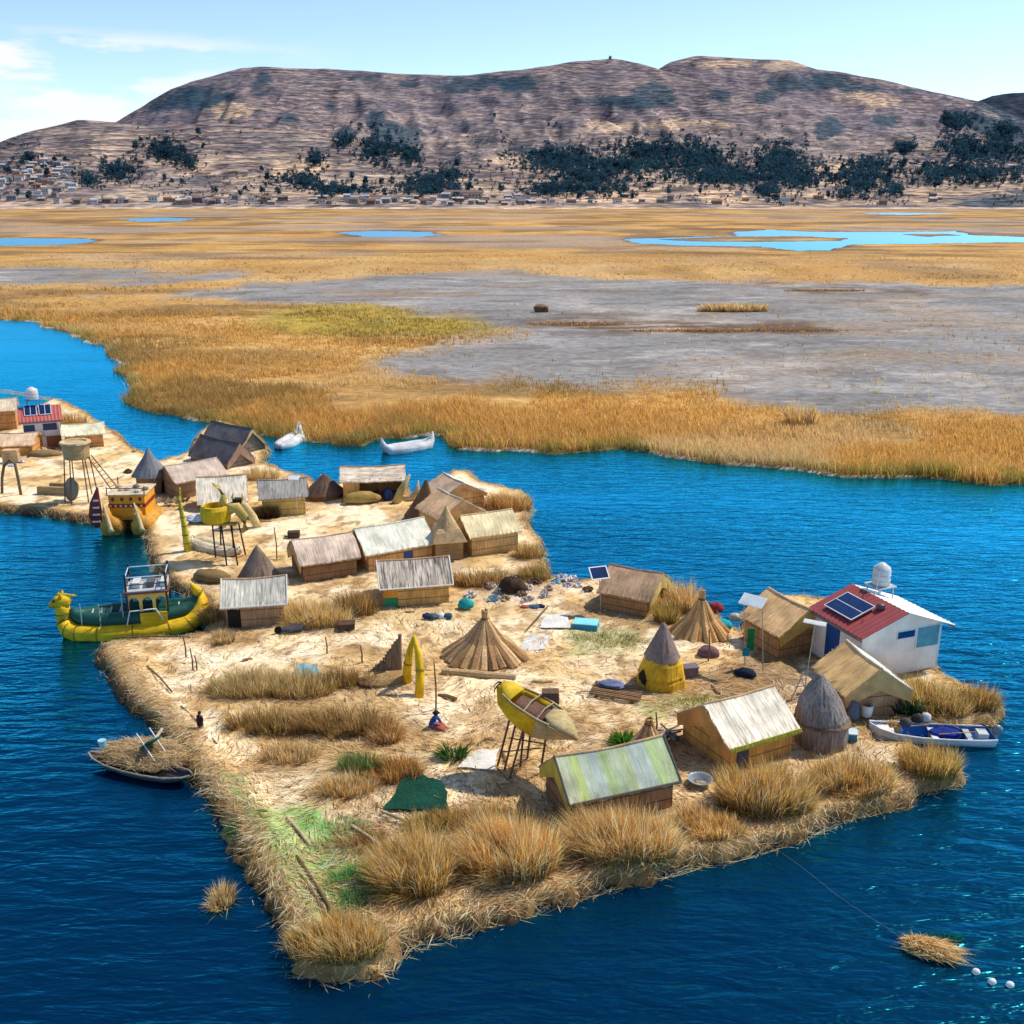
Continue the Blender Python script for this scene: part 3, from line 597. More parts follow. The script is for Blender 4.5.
def lone_trees():
    protos = []
    for i in range(5):
        t = thing('hillside_tree', '', 'tree')
        V, s = crown_verts(190, 500+i, .8)
        np_mesh('crown', V, [np.arange(len(V)).reshape(-1, 4)], LEAFC*1.1*s[:, None], LEAFM, t)
        b = MB(); b.loft([(0, 0, -.12), (.01, 0, .25), (-.01, .01, .55), (0, .01, .8)], [.035, .026, .016, .006], n=6)
        for k in range(4):
            a = k*1.7; b.bar((0, 0, .3+k*.1), (.2*math.cos(a), .2*math.sin(a), .5+k*.1), .012, 5, .004)
        b.build('trunk', WOODM, t); protos.append(t)
    used = [False]*5
    zones = [([(8,176),(48,178),(55,163),(66,163),(30,200),(18,196)], 'dark tree among the houses at the far left end of the village', 'trees in the left village'),
             ([(141,144),(136,150),(204,150),(198,136)], 'dark tree standing high on the bare left hill above the round grove', 'trees high on the left hill'),
             ([(133,176),(166,182),(172,184),(182,186),(215,195),(240,198),(246,192),(262,172),(268,182),(262,196),(278,196)], 'dark tree scattered between the left village and the middle groves', 'trees on the left slope'),
             ([(382,186),(384,194),(352,180),(366,186),(457,168),(470,190),(500,194),(480,197)], 'dark tree behind the waterfront village in the middle', 'trees behind the middle village'),
             ([(618,176),(640,184),(650,190),(665,182),(668,196),(618,197),(580,200),(632,200),(700,194)], 'dark tree on the pale terraced slope right of the middle village', 'trees on the pale terraces'),
             ([(826,176),(835,182),(815,186),(808,178),(842,172),(848,188),(866,196),(872,190),(880,198),(900,196),(912,186),(925,170),(905,168),(890,178),(935,190),(828,198)], 'dark tree dotted over the terraces at the right of the hills', 'trees on the right terraces'),
             ([(610,60.5),(549,128),(556,128),(494,118)], 'small dark tree alone high on the main mountain', 'trees high on the mountain')]
    for pts, lab, grp in zones:
        P = np.array(pts, float); x, y, z, ok = on_hill(P[:, 0], P[:, 1]+1.5)
        for i in range(len(pts)):
            if not ok[i]: continue
            k = random.randrange(5); src = protos[k]
            if not used[k]: o = src; used[k] = True
            else:
                o = src.copy(); C.objects.link(o)
                for ch in src.children:
                    c = ch.copy(); C.objects.link(c); c.parent = o
            h = random.uniform(17, 27)*(y[i]/2600)*(.55 if pts[i][1] < 135 else 1)
            o.location = (x[i], y[i], z[i]-h*.03); o.scale = (h, h, h*1.05); o.rotation_euler.z = random.uniform(0, 6.28)
            tag(o, lab, 'tree', grp)
    for k in range(5):
        if not used[k]:
            for ch in list(protos[k].children): bpy.data.objects.remove(ch)
            bpy.data.objects.remove(protos[k])
lone_trees()
def village():
    wc = [('white', (.66, .65, .66)), ('tan', (.42, .31, .23)), ('brick', (.27, .15, .11)), ('grey', (.30, .29, .31))]
    rc = [('pale', (.55, .55, .58)), ('rusty', (.26, .13, .09)), ('grey', (.22, .22, .25))]
    src = {}
    def house(px, row, wmul, wi, ri, lab, grp, cat='house'):
        x, y, z, ok = on_hill(np.array([px]), np.array([row]))
        if not ok[0]: return
        key = (wi, ri)
        def place(o):
            o.location = (x[0], y[0], z[0]-1.0); s = random.uniform(.85, 1.25)
            o.scale = (s*wmul, s, s*random.uniform(.8, 1.2)); o.rotation_euler.z = random.uniform(-.5, .5); tag(o, lab, cat, grp)
        if key not in src:
            t = thing('village_house', lab, cat)
            b = MB(); b.poly([(-6.5, -4, 0), (-6.5, 4, 0), (-6.5, 4, 7), (-6.5, 0, 9.2), (-6.5, -4, 7)], (13, 0, 0)); b.build('wall', mk('village_wall', sh(wc[wi][1], .8), sh(wc[wi][1], 1.1), (.3, .3, .3), bump=0), t)
            b = MB()
            for sg in (-1, 1): b.poly([(-7, sg*4.6, 6.7), (-7, 0, 9.25), (-7, 0, 9.8), (-7, sg*4.6, 7.25)], (14, 0, 0))
            b.build('roof', mk('village_roof', sh(rc[ri][1], .8), sh(rc[ri][1], 1.1), (.3, .3, .3), bump=0), t)
            for k in (-3.6, 0, 3.6):
                b = MB(); b.box(k-.8, k+.8, -4.08, -3.95, 3.2, 5.2); b.build('window', DARKM, t)
            src[key] = t; place(t)
        else:
            o = src[key].copy(); C.objects.link(o)
            for ch in src[key].children:
                c = ch.copy(); C.objects.link(c); c.parent = o
            place(o)
    def many(n, fx, fy, where, grp):
        for _ in range(n):
            wi = random.choice((0, 0, 1, 1, 2, 3)); ri = random.randrange(3)
            house(fx(), fy(), random.uniform(.8, 1.6), wi, ri, f'small {wc[wi][0]} walled village house with {rc[ri][0]} roof {where}', f'{wc[wi][0]} houses with {rc[ri][0]} roofs {grp}')
    many(95, lambda: random.uniform(-10, 74), lambda: random.uniform(164, 204), 'in the crowded left village', 'in the left village')
    many(34, lambda: random.uniform(70, 335), lambda: random.uniform(200, 205.5), 'along the shore below the left hill', 'below the left hill')
    many(60, lambda: random.uniform(338, 535), lambda: random.uniform(197, 205.5), 'on the middle waterfront', 'on the middle waterfront')
    many(26, lambda: random.uniform(540, 940), lambda: random.uniform(196, 205), 'below the right hillside', 'below the right hillside')
    x, y, z, ok = on_hill(np.array([464.]), np.array([198.]))
    t = thing('long_hall', 'long tan hall with rusty roof standing above the middle waterfront', 'hall', (x[0], y[0], z[0]-1))
    b = MB(); b.poly([(-42, -9, 0), (-42, 9, 0), (-42, 9, 11), (-42, 0, 16), (-42, -9, 11)], (84, 0, 0)); b.build('wall', paint((.5, .39, .29)), t)
    b = MB()
    for sg in (-1, 1): b.poly([(-44, sg*10, 10.6), (-44, 0, 16.1), (-44, 0, 17), (-44, sg*10, 11.5)], (88, 0, 0))
    b.build('roof', paint((.22, .14, .12)), t)
    for k in range(-5, 6):
        b = MB(); b.box(k*7-1.4, k*7+1.4, -9.2, -8.9, 4, 7.5); b.build('window', DARKM, t)
village()
# ================================================================ huts
HUTG = 'reed huts standing on the island'
def frame(A, B, depth, ridge):
    a, b = at(*A), at(*B); mid = (a+b)/2; d = (b-a); Lx = d.length; d.normalize(); n = Vector((-d.y, d.x, 0))
    c = mid+n*depth/2
    if ridge == 'x': return c, math.atan2(d.y, d.x), Lx, depth
    return c, math.atan2(n.y, n.x), depth, Lx
def hut(name, label, A, B, depth, wh, rise, ridge='x', wall=(.40,.24,.10), roof=(.60,.45,.28), roof2=None, ov=.28, ovg=.28, flaps=(), flapc=None, flaph=.55,
        door=None, stripes=None, openf=False, cat='hut', group=HUTG, roofm=None, roofm2=None, wallm=None, trim=None, curve=0, sink=.12, band=True, fringe=True):
    """gable hut, local x = ridge; ridge 'y' puts the gable (local -x) to the front edge A-B"""
    c, rz, L, Wd = frame(A, B, depth, ridge)
    t = thing(name, label, cat, (c.x, c.y, G-sink), rz, group)
    hl, hw = L/2, Wd/2; wm = wallm or reed(tuple(min(.9, v*k) for v, k in zip(wall, (1.95, 1.74, 1.48))), 'wall')
    warm = lambda c: tuple(min(.97, v*k) for v, k in zip(c, (1.28, 1.12, 1.0)))
    roof = warm(roof); roof2 = warm(roof2) if roof2 else None
    b = MB()
    if openf:
        b.box(-hl, hl, hw-.07, hw, 0, wh)
        for sg in (-1, 1): b.poly([(sg*hl-.035, -hw, 0), (sg*hl-.035, hw, 0), (sg*hl-.035, hw, wh), (sg*hl-.035, 0, wh+rise-.03), (sg*hl-.035, -hw, wh)], (.07, 0, 0))
        b.box(-hl, -hl+L*.27, -hw, -hw+.07, 0, wh); b.box(-hl, hl, -hw, hw, 0, .05)
        wo = b.build('wall', wm, t)
        for fx in (-.05, .12, .48):
            q = MB(); q.bar((L*fx, -hw+.05, 0), (L*fx, -hw+.05, wh+.1), .045); q.build('post', WOODM, t)
    else:
        n = 14
        b.box(-hl+.04, hl-.04, -hw, hw, 0, wh-.06)
        for x_ in (-hl, hl-.05): b.poly([(x_, -hw-.002, 0), (x_, hw+.002, 0), (x_, hw+.002, wh-.03), (x_, 0, wh+rise-.04), (x_, -hw-.002, wh-.03)], (.05, 0, 0))
        wo = b.build('wall', wm, t)
        if band:                                       # tied horizontal laths over the mats
            q = MB()
            for z in (wh*.36, wh*.74):
                for sg in (-1, 1):
                    q.box(-hl, hl, sg*hw-.012, sg*hw+.012, z-.022, z+.022); q.box(sg*hl-.012, sg*hl+.012, -hw, hw, z-.022, z+.022)
            q.build('lath', reed(sh(wall, .62), 'any'), t)
    sl = math.hypot(hw, rise); e = ov; sag = random.uniform(.04, .15); seed = random.uniform(0, 50)
    for sg in (-1, 1):
        def fn(u, v, sg=sg):
            x = (u-.5)*(L+2*ovg); k = v*(1+e/sl); y = sg*hw*k; z = wh+rise*(1-k)+.05
            z += curve*math.sin(min(1, v)*math.pi)-sag*math.sin(u*math.pi)*(1-v*.9)+.05*(float(vnoise(u*5+seed, v*3+seed, 3))-.5)+random.uniform(-.012, .012)
            if v == 1: y += sg*random.uniform(-.09, .06); z += random.uniform(-.04, .02)
            if v == 0: y = 0; z = wh+rise+.05-sag*math.sin(u*math.pi)
            return (x+(random.uniform(-.07, .07) if u in (0, 1) else 0), y, z)
        b = MB()
        if sg > 0: b.slab(fn, 26, 6, .07)
        else: b.slab(lambda u, v: fn(1-u, v), 26, 6, .07)
        m = (roofm or reed(roof, 'roof')) if (sg < 0 or (roof2 is None and roofm2 is None)) else (roofm2 or reed(roof2, 'roof'))
        ro = b.build('roof_panel', m, t)
        if trim and sg < 0:
            q = MB(); k = 1+e/sl; q.loft([(-hl-ovg, -hw*k, wh+rise*(1-k)+.05), (hl+ovg, -hw*k, wh+rise*(1-k)+.05)], .055, n=6); q.build('eave_trim', paint(trim, .8), ro)
            for sx_ in (-1, 1):
                q = MB(); q.loft([(sx_*(hl+ovg), -hw*k, wh+rise*(1-k)+.06), (sx_*(hl+ovg), 0, wh+rise+.08)], .05, n=6); q.build('verge_trim', paint(trim, .8), ro)
    if fringe:                                          # loose reed ends along eaves, ridge and roof ends
        k = 1+e/sl; nb = int(L*60); xs = RNG.uniform(-hl-ovg, hl+ovg, nb*3); ys = np.concatenate([np.full(nb, -hw*k), np.full(nb, hw*k), np.zeros(nb)])+RNG.normal(0, .03, nb*3)
        zs = np.where(np.abs(ys) > .3, wh+rise*(1-k)+.05, wh+rise+.06-sag*np.cos(xs/(hl+ovg)*1.57)); sgn = np.where(np.abs(ys) > .3, np.sign(ys), RNG.choice([-1, 1], nb*3))
        ne = int(sl*60); ye = RNG.uniform(-hw*k, hw*k, ne); xe = RNG.choice([-1, 1], ne)*(hl+ovg)
        xs = np.concatenate([xs, xe]); zs = np.concatenate([zs, wh+rise*(1-np.abs(ye)/hw)+.07]); lx = np.concatenate([RNG.normal(0, .05, nb*3), np.sign(xe)*RNG.uniform(0, .16, ne)]); ly = np.concatenate([sgn*RNG.uniform(.02, .16, nb*3), np.sign(ye)*.05]); ys = np.concatenate([ys, ye]); n_ = len(xs)
        rc = np.array(roof)*RNG.uniform(.45, 1.2, (n_, 1)); rc = np.clip(rc*.7+pick(PALE[:4], n_)*.3, 0, 1)
        blades('thatch_fringe', np.stack([xs, ys, zs], 1), np.stack([lx, ly], 1), RNG.uniform(-.14, .05, n_), RNG.uniform(.025, .05, n_), rc, parent=t)['kind'] = 'stuff'
    b = MB(); b.loft([(-hl-ovg, 0, wh+rise+.04), (0, 0, wh+rise+.04-sag), (hl+ovg, 0, wh+rise+.04)], .06, n=8); b.build('ridge_pole', reed(sh(roof, .8), 'any'), t)
    for sx_ in flaps:                                  # reed mat hanging under the roof end
        x0 = sx_*(hl+ovg-.02); b = MB(); k = 1+e/sl
        for sg in (-1, 1):
            y1, z1 = sg*hw*k, wh+rise*(1-k)+.0
            b.poly([(x0, 0, wh+rise), (x0, y1, z1), (x0-sx_*.0, y1*.93, z1-flaph*.62), (x0, 0, wh+rise-flaph*1.25)], (-sx_*.05, 0, 0))
        b.build('gable_mat', reed(tuple(min(.96, v*k) for v, k in zip(flapc or sh(wall, 1.6), (1.65, 1.34, 1.18))), 'roof', var=.22, trans=.35), t)  # mat colour raised to carry ground bounce and backlight
    if door:
        side, pos, dw, dh, dm = door; pr = .03
        if side == '-y': a0 = pos*L; q = MB(); q.box(a0-dw/2, a0+dw/2, -hw-pr, -hw+.02, 0, dh)
        elif side == '-x': a0 = pos*Wd; q = MB(); q.box(-hl-pr, -hl+.02, a0-dw/2, a0+dw/2, 0, dh)
        elif side == '+y': a0 = pos*L; q = MB(); q.box(a0-dw/2, a0+dw/2, hw-.02, hw+pr, 0, dh)
        else: a0 = pos*Wd; q = MB(); q.box(hl-.02, hl+pr, a0-dw/2, a0+dw/2, 0, dh)
        q.build('door', dm, t)
    q = MB(); q.box(-hl-.25, hl+.25, -hw-.25, hw+.25, -.25, .10, jit=.05); q.build('reed_base', reed((.38, .25, .11), 'any'), t)
    t['dims'] = (L, Wd, wh, rise)
    return t
TAN = (.52, .33, .15); WEATH = (.20, .125, .07); ORANGE = (.56, .31, .10); GREYR = (.40, .39, .39); WHITER = (.80, .76, .68); MID = (.40, .245, .105)
def stripes_mat(cols, wid, name):
    m = mk(name, (.75, .75, .75), (1.12, 1.12, 1.12), (16, 1.2, 1.2), attr=False, bump=.5)
    nt = m.node_tree; N = nt.nodes.new; L = nt.links.new; b = nt.nodes['Principled BSDF']; src = b.inputs['Base Color'].links[0].from_socket
    tc = N('ShaderNodeTexCoord'); sx = N('ShaderNodeSeparateXYZ'); L(tc.outputs['Object'], sx.inputs[0])
    mo = N('ShaderNodeMapRange'); mo.inputs[1].default_value = -wid/2; mo.inputs[2].default_value = wid/2; L(sx.outputs['X'], mo.inputs[0])
    r = N('ShaderNodeValToRGB'); r.color_ramp.interpolation = 'CONSTANT'; n = len(cols)
    while len(r.color_ramp.elements) < n: r.color_ramp.elements.new(.5)
    for i, c in enumerate(cols): r.color_ramp.elements[i].position = i/n; r.color_ramp.elements[i].color = (*c, 1)
    L(mo.outputs[0], r.inputs['Fac'])
    mx = N('ShaderNodeMix'); mx.data_type = 'RGBA'; mx.blend_type = 'MULTIPLY'; mx.inputs['Factor'].default_value = 1; L(src, mx.inputs['A']); L(r.outputs[0], mx.inputs['B']); L(mx.outputs['Result'], b.inputs['Base Color'])
    return m
SLAT = mk('grey_reed_thatch', (.07, .06, .055), (.66, .58, .48), (9, .8, .8), bump=.8, contrast=(.36, .60))
WSLAT = mk('white_reed_thatch', (.42, .36, .28), (.96, .88, .72), (10, .7, .7), bump=.7, contrast=(.34, .54))
BSLAT = mk('blue_grey_thatch', (.26, .26, .23), (.74, .70, .60), (11, .8, .8), bump=.7, contrast=(.32, .62))
PSLAT = mk('pale_grey_boards', (.34, .27, .21), (.88, .76, .60), (.8, 7, 7), bump=.6, contrast=(.35, .6))
LDOOR = DARKM
# --- front and middle
t = hut('reed_hut', 'low reed hut with blue grey thatch beside the moored yellow boat', (227,628), (284,624), 3.4, 1.65, 1.15, wall=(.30,.20,.13), roofm=BSLAT, door=('-y', -.36, .8, 1.45, DARKM), trim=(.62,.6,.56))
hut('reed_hut', 'brown hut with drooping pinkish grey reed roof and bright left gable', (304,582), (357,574), 3.5, 1.55, 1.2, wall=WEATH, roof=(.58,.52,.46), flaps=(-1,), flapc=(.66,.46,.22), flaph=.9, curve=.18)
hut('reed_hut', 'large hut with plain cream white roof and small blue window', (369,572), (432,560), 3.7, 1.6, 1.35, wall=MID, roof=(.97,.90,.74), flaps=(-1,), flapc=(.60,.42,.21), door=('-y', .12, .75, 1.15, paint((.02,.07,.24))))
t = hut('reed_hut', 'orange walled hut with streaked slate thatch and green and orange door', (384,607), (449,602), 3.3, 1.55, 1.25, wall=(.50,.29,.11), roofm=SLAT, trim=(.74,.70,.62))
L_, W_, wh_, _ = t['dims']
b = MB(); b.box(-L_/2+.03, -L_/2+.95, -W_/2-.03, -W_/2+.02, .75, 1.5); d_ = b.build('door', paint((.75,.33,.03)), t)
b = MB(); b.box(-L_/2+.03, -L_/2+.95, -W_/2-.035, -W_/2+.02, 0, .745); b.build('door_panel', paint((.0,.26,.12)), d_)
hut('reed_hut', 'tan reed hut with cream roof on the right behind the small tower hut', (472,557), (518,550), 3.3, 1.75, 1.2, wall=(.48,.30,.13), roof=(.84,.66,.44), ov=.2)
hut('reed_hut', 'pale gabled hut turned end on, white on its right slope, behind the pointed tower hut', (441,537), (482,529), 3.6, 1.8, 1.2, 'y', wall=(.48,.31,.14), roof=(.86,.83,.76), roof2=(.60,.45,.29), flaps=(-1,), flapc=(.62,.43,.22), flaph=.8)  # right slope coloured as sunlit, left slope as turned from the sun
hut('reed_hut', 'grey and white gabled hut nearest the channel, rearmost of the end on pair', (440,514), (484,507), 3.4, 1.55, 1.15, 'y', wall=(.42,.26,.12), roof=(.84,.81,.76), roof2=(.50,.41,.32), flaps=(-1,), flapc=(.56,.38,.2), flaph=.4)  # sunlit right and shaded left slope put into the roof colours
t = hut('open_shelter', 'open fronted shelter with pale grey slatted roof and dark inside by the channel', (344,501), (403,499), 3.2, 2.0, .9, wall=(.46,.28,.12), roofm=PSLAT, openf=True, cat='shelter')
t = hut('reed_hut', 'orange reed hut with slate roof and solar panel on a pole before it', (263,517), (306,514), 3.2, 1.85, 1.1, wall=(.58,.34,.12), roof=(.36,.38,.42), roofm=mk('slate_thatch', (.18,.17,.17), (.48,.45,.42), (9,.9,.9), bump=.6))
hut('reed_hut', 'long hut with smooth grey roof beside the round hut with the grey cone', (179,499), (226,490), 4.0, 1.75, 1.05, wall=(.25,.16,.10), roof=(.50,.46,.42))
hut('reed_hut', 'hut with steep whitish reed roof above the tall yellow horn post', (201,511), (245,508), 3.2, 1.0, 1.75, wall=(.58,.36,.15), roofm=WSLAT, ov=.4)
hut('tarp_shelter', 'dark grey tarp covered shelter with tan right edge, farthest back on the channel bank', (202,447), (239,455), 3.6, .8, 1.9, wall=(.12,.10,.09), roof=(.13,.14,.16), flaps=(1,), flapc=(.62,.47,.27), flaph=.35, cat='shelter')
hut('tarp_shelter', 'dark blue grey tarp tent directly behind the long grey roofed hut', (191,461), (227,470), 3.2, .9, 1.7, wall=(.15,.13,.12), roof=(.10,.11,.14), flaps=(1,), flapc=(.36,.28,.22), flaph=.9, cat='shelter')
hut('reed_hut', 'brown walled hut with flat white sheet roof behind the round basket tower', (66,450), (104,447), 3.4, 1.75, .8, wall=(.38,.20,.085), roof=(.90,.78,.60), door=('+x', 0, 2.2, 1.5, WHITEM))
hut('reed_hut', 'low hut with pale hipped roof in front of the white house at the far left', (-8,456), (33,455), 3.6, 1.3, .9, wall=(.46,.24,.085), roof=(.70,.54,.40))
hut('reed_hut', 'tall brown hut with pinkish pale roof cut by the left picture edge', (-12,431), (17,429), 3.4, 2.5, 1.0, wall=(.33,.17,.065), roof=(.74,.62,.52))
t = hut('reed_hut', 'weathered brown hut with tarp roof and yellow door behind the fanned reed stack', (601,608), (647,617), 3.9, 1.35, 1.2, wall=(.26,.155,.075), roof=(.44,.33,.23), flaps=(1,), flapc=(.76,.55,.26), flaph=.8, door=('+x', -.08, 1.0, 1.6, paint((.72,.48,.04))), curve=.1, ov=.2)
hut('reed_hut', 'tan gabled hut tilted toward the left with folding panel frame at its wall', (778,658), (828,647), 3.4, 1.7, 1.3, 'y', wall=(.30,.18,.085), roof=(.66,.52,.34), roof2=(.76,.49,.26), flaps=(-1,), flapc=(.78,.48,.14), flaph=.95)  # left slope colour lifted for bounce light
hut('reed_hut', 'tan gabled hut in front of the white house with broad mats over its gable', (844,719), (904,713), 3.2, 1.7, 1.25, 'y', wall=(.30,.19,.115), roof=(.86,.80,.72), roof2=(.80,.50,.24), flaps=(-1,), flapc=(.70,.47,.23), flaph=1.0)  # right slope painted sunlit pale, left slope colour lifted for bounce light
t = hut('reed_hut', 'hut with white thatch over a lime green fringe at the right front', (729,772), (791,753), 3.7, 1.65, 1.25, wall=(.50,.27,.085), roofm=WSLAT, flaps=(-1,), flapc=(.62,.37,.13), flaph=.95, door=('-y', -.3, .7, 1.2, paint((.02,.05,.12))), ov=.32)
L_, W_, wh_, ri_ = t['dims']; k_ = 1+.34/math.hypot(W_/2, ri_)
b = MB(); b.box(-L_/2-.28, L_/2+.28, -W_/2*k_-.05, -W_/2*k_+.01, wh_+ri_*(1-k_)-.16, wh_+ri_*(1-k_)+.10, jit=.02); b.build('eave_fringe', reed((.50,.55,.05), 'wall'), t)
b = MB(); b.poly([(-L_/2-.22, .05, wh_+.55), (-L_/2-.22, -W_/2*.75, wh_-.55), (-L_/2-.22, -W_/2*.8, wh_-.25), (-L_/2-.22, -.1, wh_+.95)], (.04, 0, 0)); b.build('gable_strip', paint((.78,.50,.01)), t)
GS = [(.50,.54,.36), (.47,.55,.22), (.46,.53,.42), (.44,.52,.46), (.42,.53,.26), (.46,.54,.36), (.43,.50,.28), (.46,.53,.46), (.44,.51,.44), (.43,.54,.25), (.45,.53,.30)]
hut('reed_hut', 'hut with green and blue striped roof and orange gable, nearest to the front', (573,829), (672,807), 3.1, 1.6, 1.25, wall=(.19,.12,.07), fringe=False, roofm=stripes_mat(GS, 5.2, 'striped_matting'), roof2=(.4,.3,.2), flaps=(-1,), flapc=(.92,.52,.10), flaph=.8, trim=(.10,.08,.07))

# --- the two painted houses
def painted_house(label, A, B, depth, wh, rise, ridge, leftc, rightc, wallc, extra):
    c, rz, L, Wd = frame(A, B, depth, ridge); t = thing('painted_house', label, 'house', (c.x, c.y, G-.12), rz); hl, hw = L/2, Wd/2
    b = MB(); b.poly([(-hl, -hw, 0), (-hl, hw, 0), (-hl, hw, wh), (-hl, 0, wh+rise-.02), (-hl, -hw, wh)], (L, 0, 0)); b.build('wall', paint(wallc, .7, .06), t)
    for sg, c_, o_ in ((1, leftc, .35), (-1, rightc, .75)):
        b = MB(); sl = math.hypot(hw, rise); k = 1+o_/sl
        def rp(u, v, sg=sg, k=k):
            return ((u-.5)*(L+.7), sg*hw*k*v, wh+rise*(1-k*v)+.06+.022*math.sin(u*(L+.7)/.18*math.pi))
        b.slab((lambda u, v: rp(u, v)) if sg > 0 else (lambda u, v: rp(1-u, v)), 80, 3, .05)
        b.build('roof_panel', paint(c_, .55, .2), t)
        b = MB(); b.box(-hl-.36, hl+.36, sg*hw*k-.02, sg*hw*k+.02, wh+rise*(1-k)-.16, wh+rise*(1-k)+.02); b.build('fascia', paint((.20,.17,.17)), t)
    q = MB(); q.box(-hl-.2, hl+.2, -hw-.2, hw+.2, -.3, .14, jit=.04); q.build('reed_base', reed((.38,.25,.11), 'any'), t)
    extra(t, L, Wd, wh, rise); return t
def solar(parent, M, w_, h_, cells=2):
    """panel lying in the plane of M: frame with cell halves, as a part with sub-parts"""
    b = MB(); b.box(-w_/2, w_/2, -h_/2, h_/2, .0, .05, M); f = b.build('solar_panel', paint((.70,.72,.75), .35), parent)
    for i in range(cells):
        q = MB(); x0 = -w_/2+.06+i*(w_-.06)/cells; q.box(x0, x0+(w_-.06)/cells-.06, -h_/2+.06, h_/2-.06, .045, .056, M); q.build('cell', PANELM, f)
def tank(parent, p, z0, r, h, legs, legm):
    x, y = p; b = MB(); b.lathe([(r*.98, 0), (r, .05), (r, h*.72), (r*.9, h*.82), (r*.45, h*.95), (r*.3, h), (.02, h*1.01)], 20, (x, y, z0)); tk = b.build('water_tank', paint((.62,.62,.63), .4), parent, smooth=True)
    for z in (.2, .45): b = MB(); b.lathe([(r+.012, h*z), (r+.03, h*z+.04), (r+.012, h*z+.08)], 20, (x, y, z0)); b.build('tank_rib', paint((.5,.5,.52)), tk)
    b = MB(); b.box(x-r-.15, x+r+.15, y-r-.15, y+r+.15, z0-.07, z0-.005); b.build('stand', legm, parent)
    for sx_ in (-1, 1):
        for sy in (-1, 1): b = MB(); b.bar((x+sx_*r, y+sy*r, z0-legs), (x+sx_*r, y+sy*r, z0-.03), .04); b.build('stand_leg', legm, parent)
def ex1(t, L, Wd, wh, rise):
    hl, hw = L/2, Wd/2; BL = paint((.01,.075,.26), .4)
    b = MB(); b.box(-hl-.03, -hl+.01, -.95, .40, 2.30, 2.86); w_ = b.build('window', WHITEM, t); b = MB(); b.box(-hl-.045, -hl-.03, -.87, .32, 2.38, 2.78); b.build('window_pane', paint((.008,.05,.2), .2), w_)
    b = MB(); b.box(-hl-.04, -hl+.01, -hw+.08, -1.00, 1.55, 2.93); w_ = b.build('window', WHITEM, t); b = MB(); b.box(-hl-.055, -hl-.04, -hw+.16, -1.08, 1.63, 2.85); b.build('window_pane', GLASSM, w_)
    b = MB(); b.box(-hl+1.9, -hl+3.1, hw-.01, hw+.04, .0, 2.6); d = b.build('door', BL, t); b = MB(); b.blob((-hl+2.05, hw+.06, 1.2), (.04, .04, .04)); b.build('door_handle', WHITEM, d)
    sl = math.atan2(rise, hw)
    solar(t, Matrix.Translation((.45, hw*.62, wh+rise*.38+.22)) @ Matrix.Rotation(-sl, 4, 'X') @ Matrix.Rotation(R(90), 4, 'Z'), 1.75, 2.5)
    for x in (-1.2, .7): b = MB(); b.bar((x, hw*.22, wh+rise*.75), (x, hw*.22, wh+rise*.8+.28), .03); b.bar((x, hw*.75, wh+rise*.22), (x, hw*.75, wh+rise*.3+.2), .03); b.build('panel_bracket', WOODM, t)
    tank(t, (1.35, -hw*.42), wh+rise+.25, .52, 1.35, .9, paint((.42,.44,.46)))
    for a in ((.5, -.1), (2.1, -1.9)): b = MB(); b.bar((a[0], a[1], wh+rise*.9), (1.35+(a[0]-1.35)*.5, -hw*.42+(a[1]+hw*.42)*.5, wh+rise+1.3), .018, 5); b.build('guy_wire', WHITEM, t)
    b = MB(); b.box(-hl-.02, -hl+.06, -hw-.03, -hw+.05, 0, wh); b.build('corner_trim', WHITEM, t)
    b = MB(); b.lathe([(.22, 0), (.26, .1), (.2, .3), (.1, .36)], 12, (-.95, hw*.25, wh+rise*.75+.05)); b.build('roof_vent', paint((.1,.06,.06)), t)
painted_house('white house with half red half white roof and grey tank on the right shore', (858,682), (936,667), 4.3, 3.0, 1.0, 'y', (.30,.045,.05), (.90,.88,.85), (.93,.83,.73), ex1)
def ex2(t, L, Wd, wh, rise):
    hl, hw = L/2, Wd/2; BL = paint((.006,.05,.16), .4)
    b = MB(); b.box(-hl+.05, -hl+1.15, -hw-.03, -hw+.01, 0, 2.7); b.build('door', BL, t)
    b = MB(); b.box(.15, hl-.25, -hw-.03, -hw+.01, 2.0, 2.75); w_ = b.build('window', paint((.02,.05,.14)), t); b = MB(); b.box(.22, hl-.32, -hw-.04, -hw-.03, 2.07, 2.68); b.build('window_pane', paint((.006,.03,.14), .2), w_)
    b = MB(); b.box(.35, hl+.05, -hw-.05, -hw+.01, 0, 1.35); b.build('lower_wall', reed((.36,.15,.07), 'wall'), t)
    sl = math.atan2(rise, hw)
    for x in (-.9, .55): solar(t, Matrix.Translation((x, -hw*.5, wh+rise*.5+.2)) @ Matrix.Rotation(sl+.1, 4, 'X'), 1.25, 1.5)
    tank(t, (-.55, .4), wh+rise+.75, .62, 1.35, 1.1, paint((.03,.2,.5)))
painted_house('white house with red roof, two blue solar panels and water tank at the far left', (26,449), (62,446), 3.0, 3.5, .9, 'x', (.46,.10,.09), (.46,.10,.09), (.78,.72,.70), ex2)

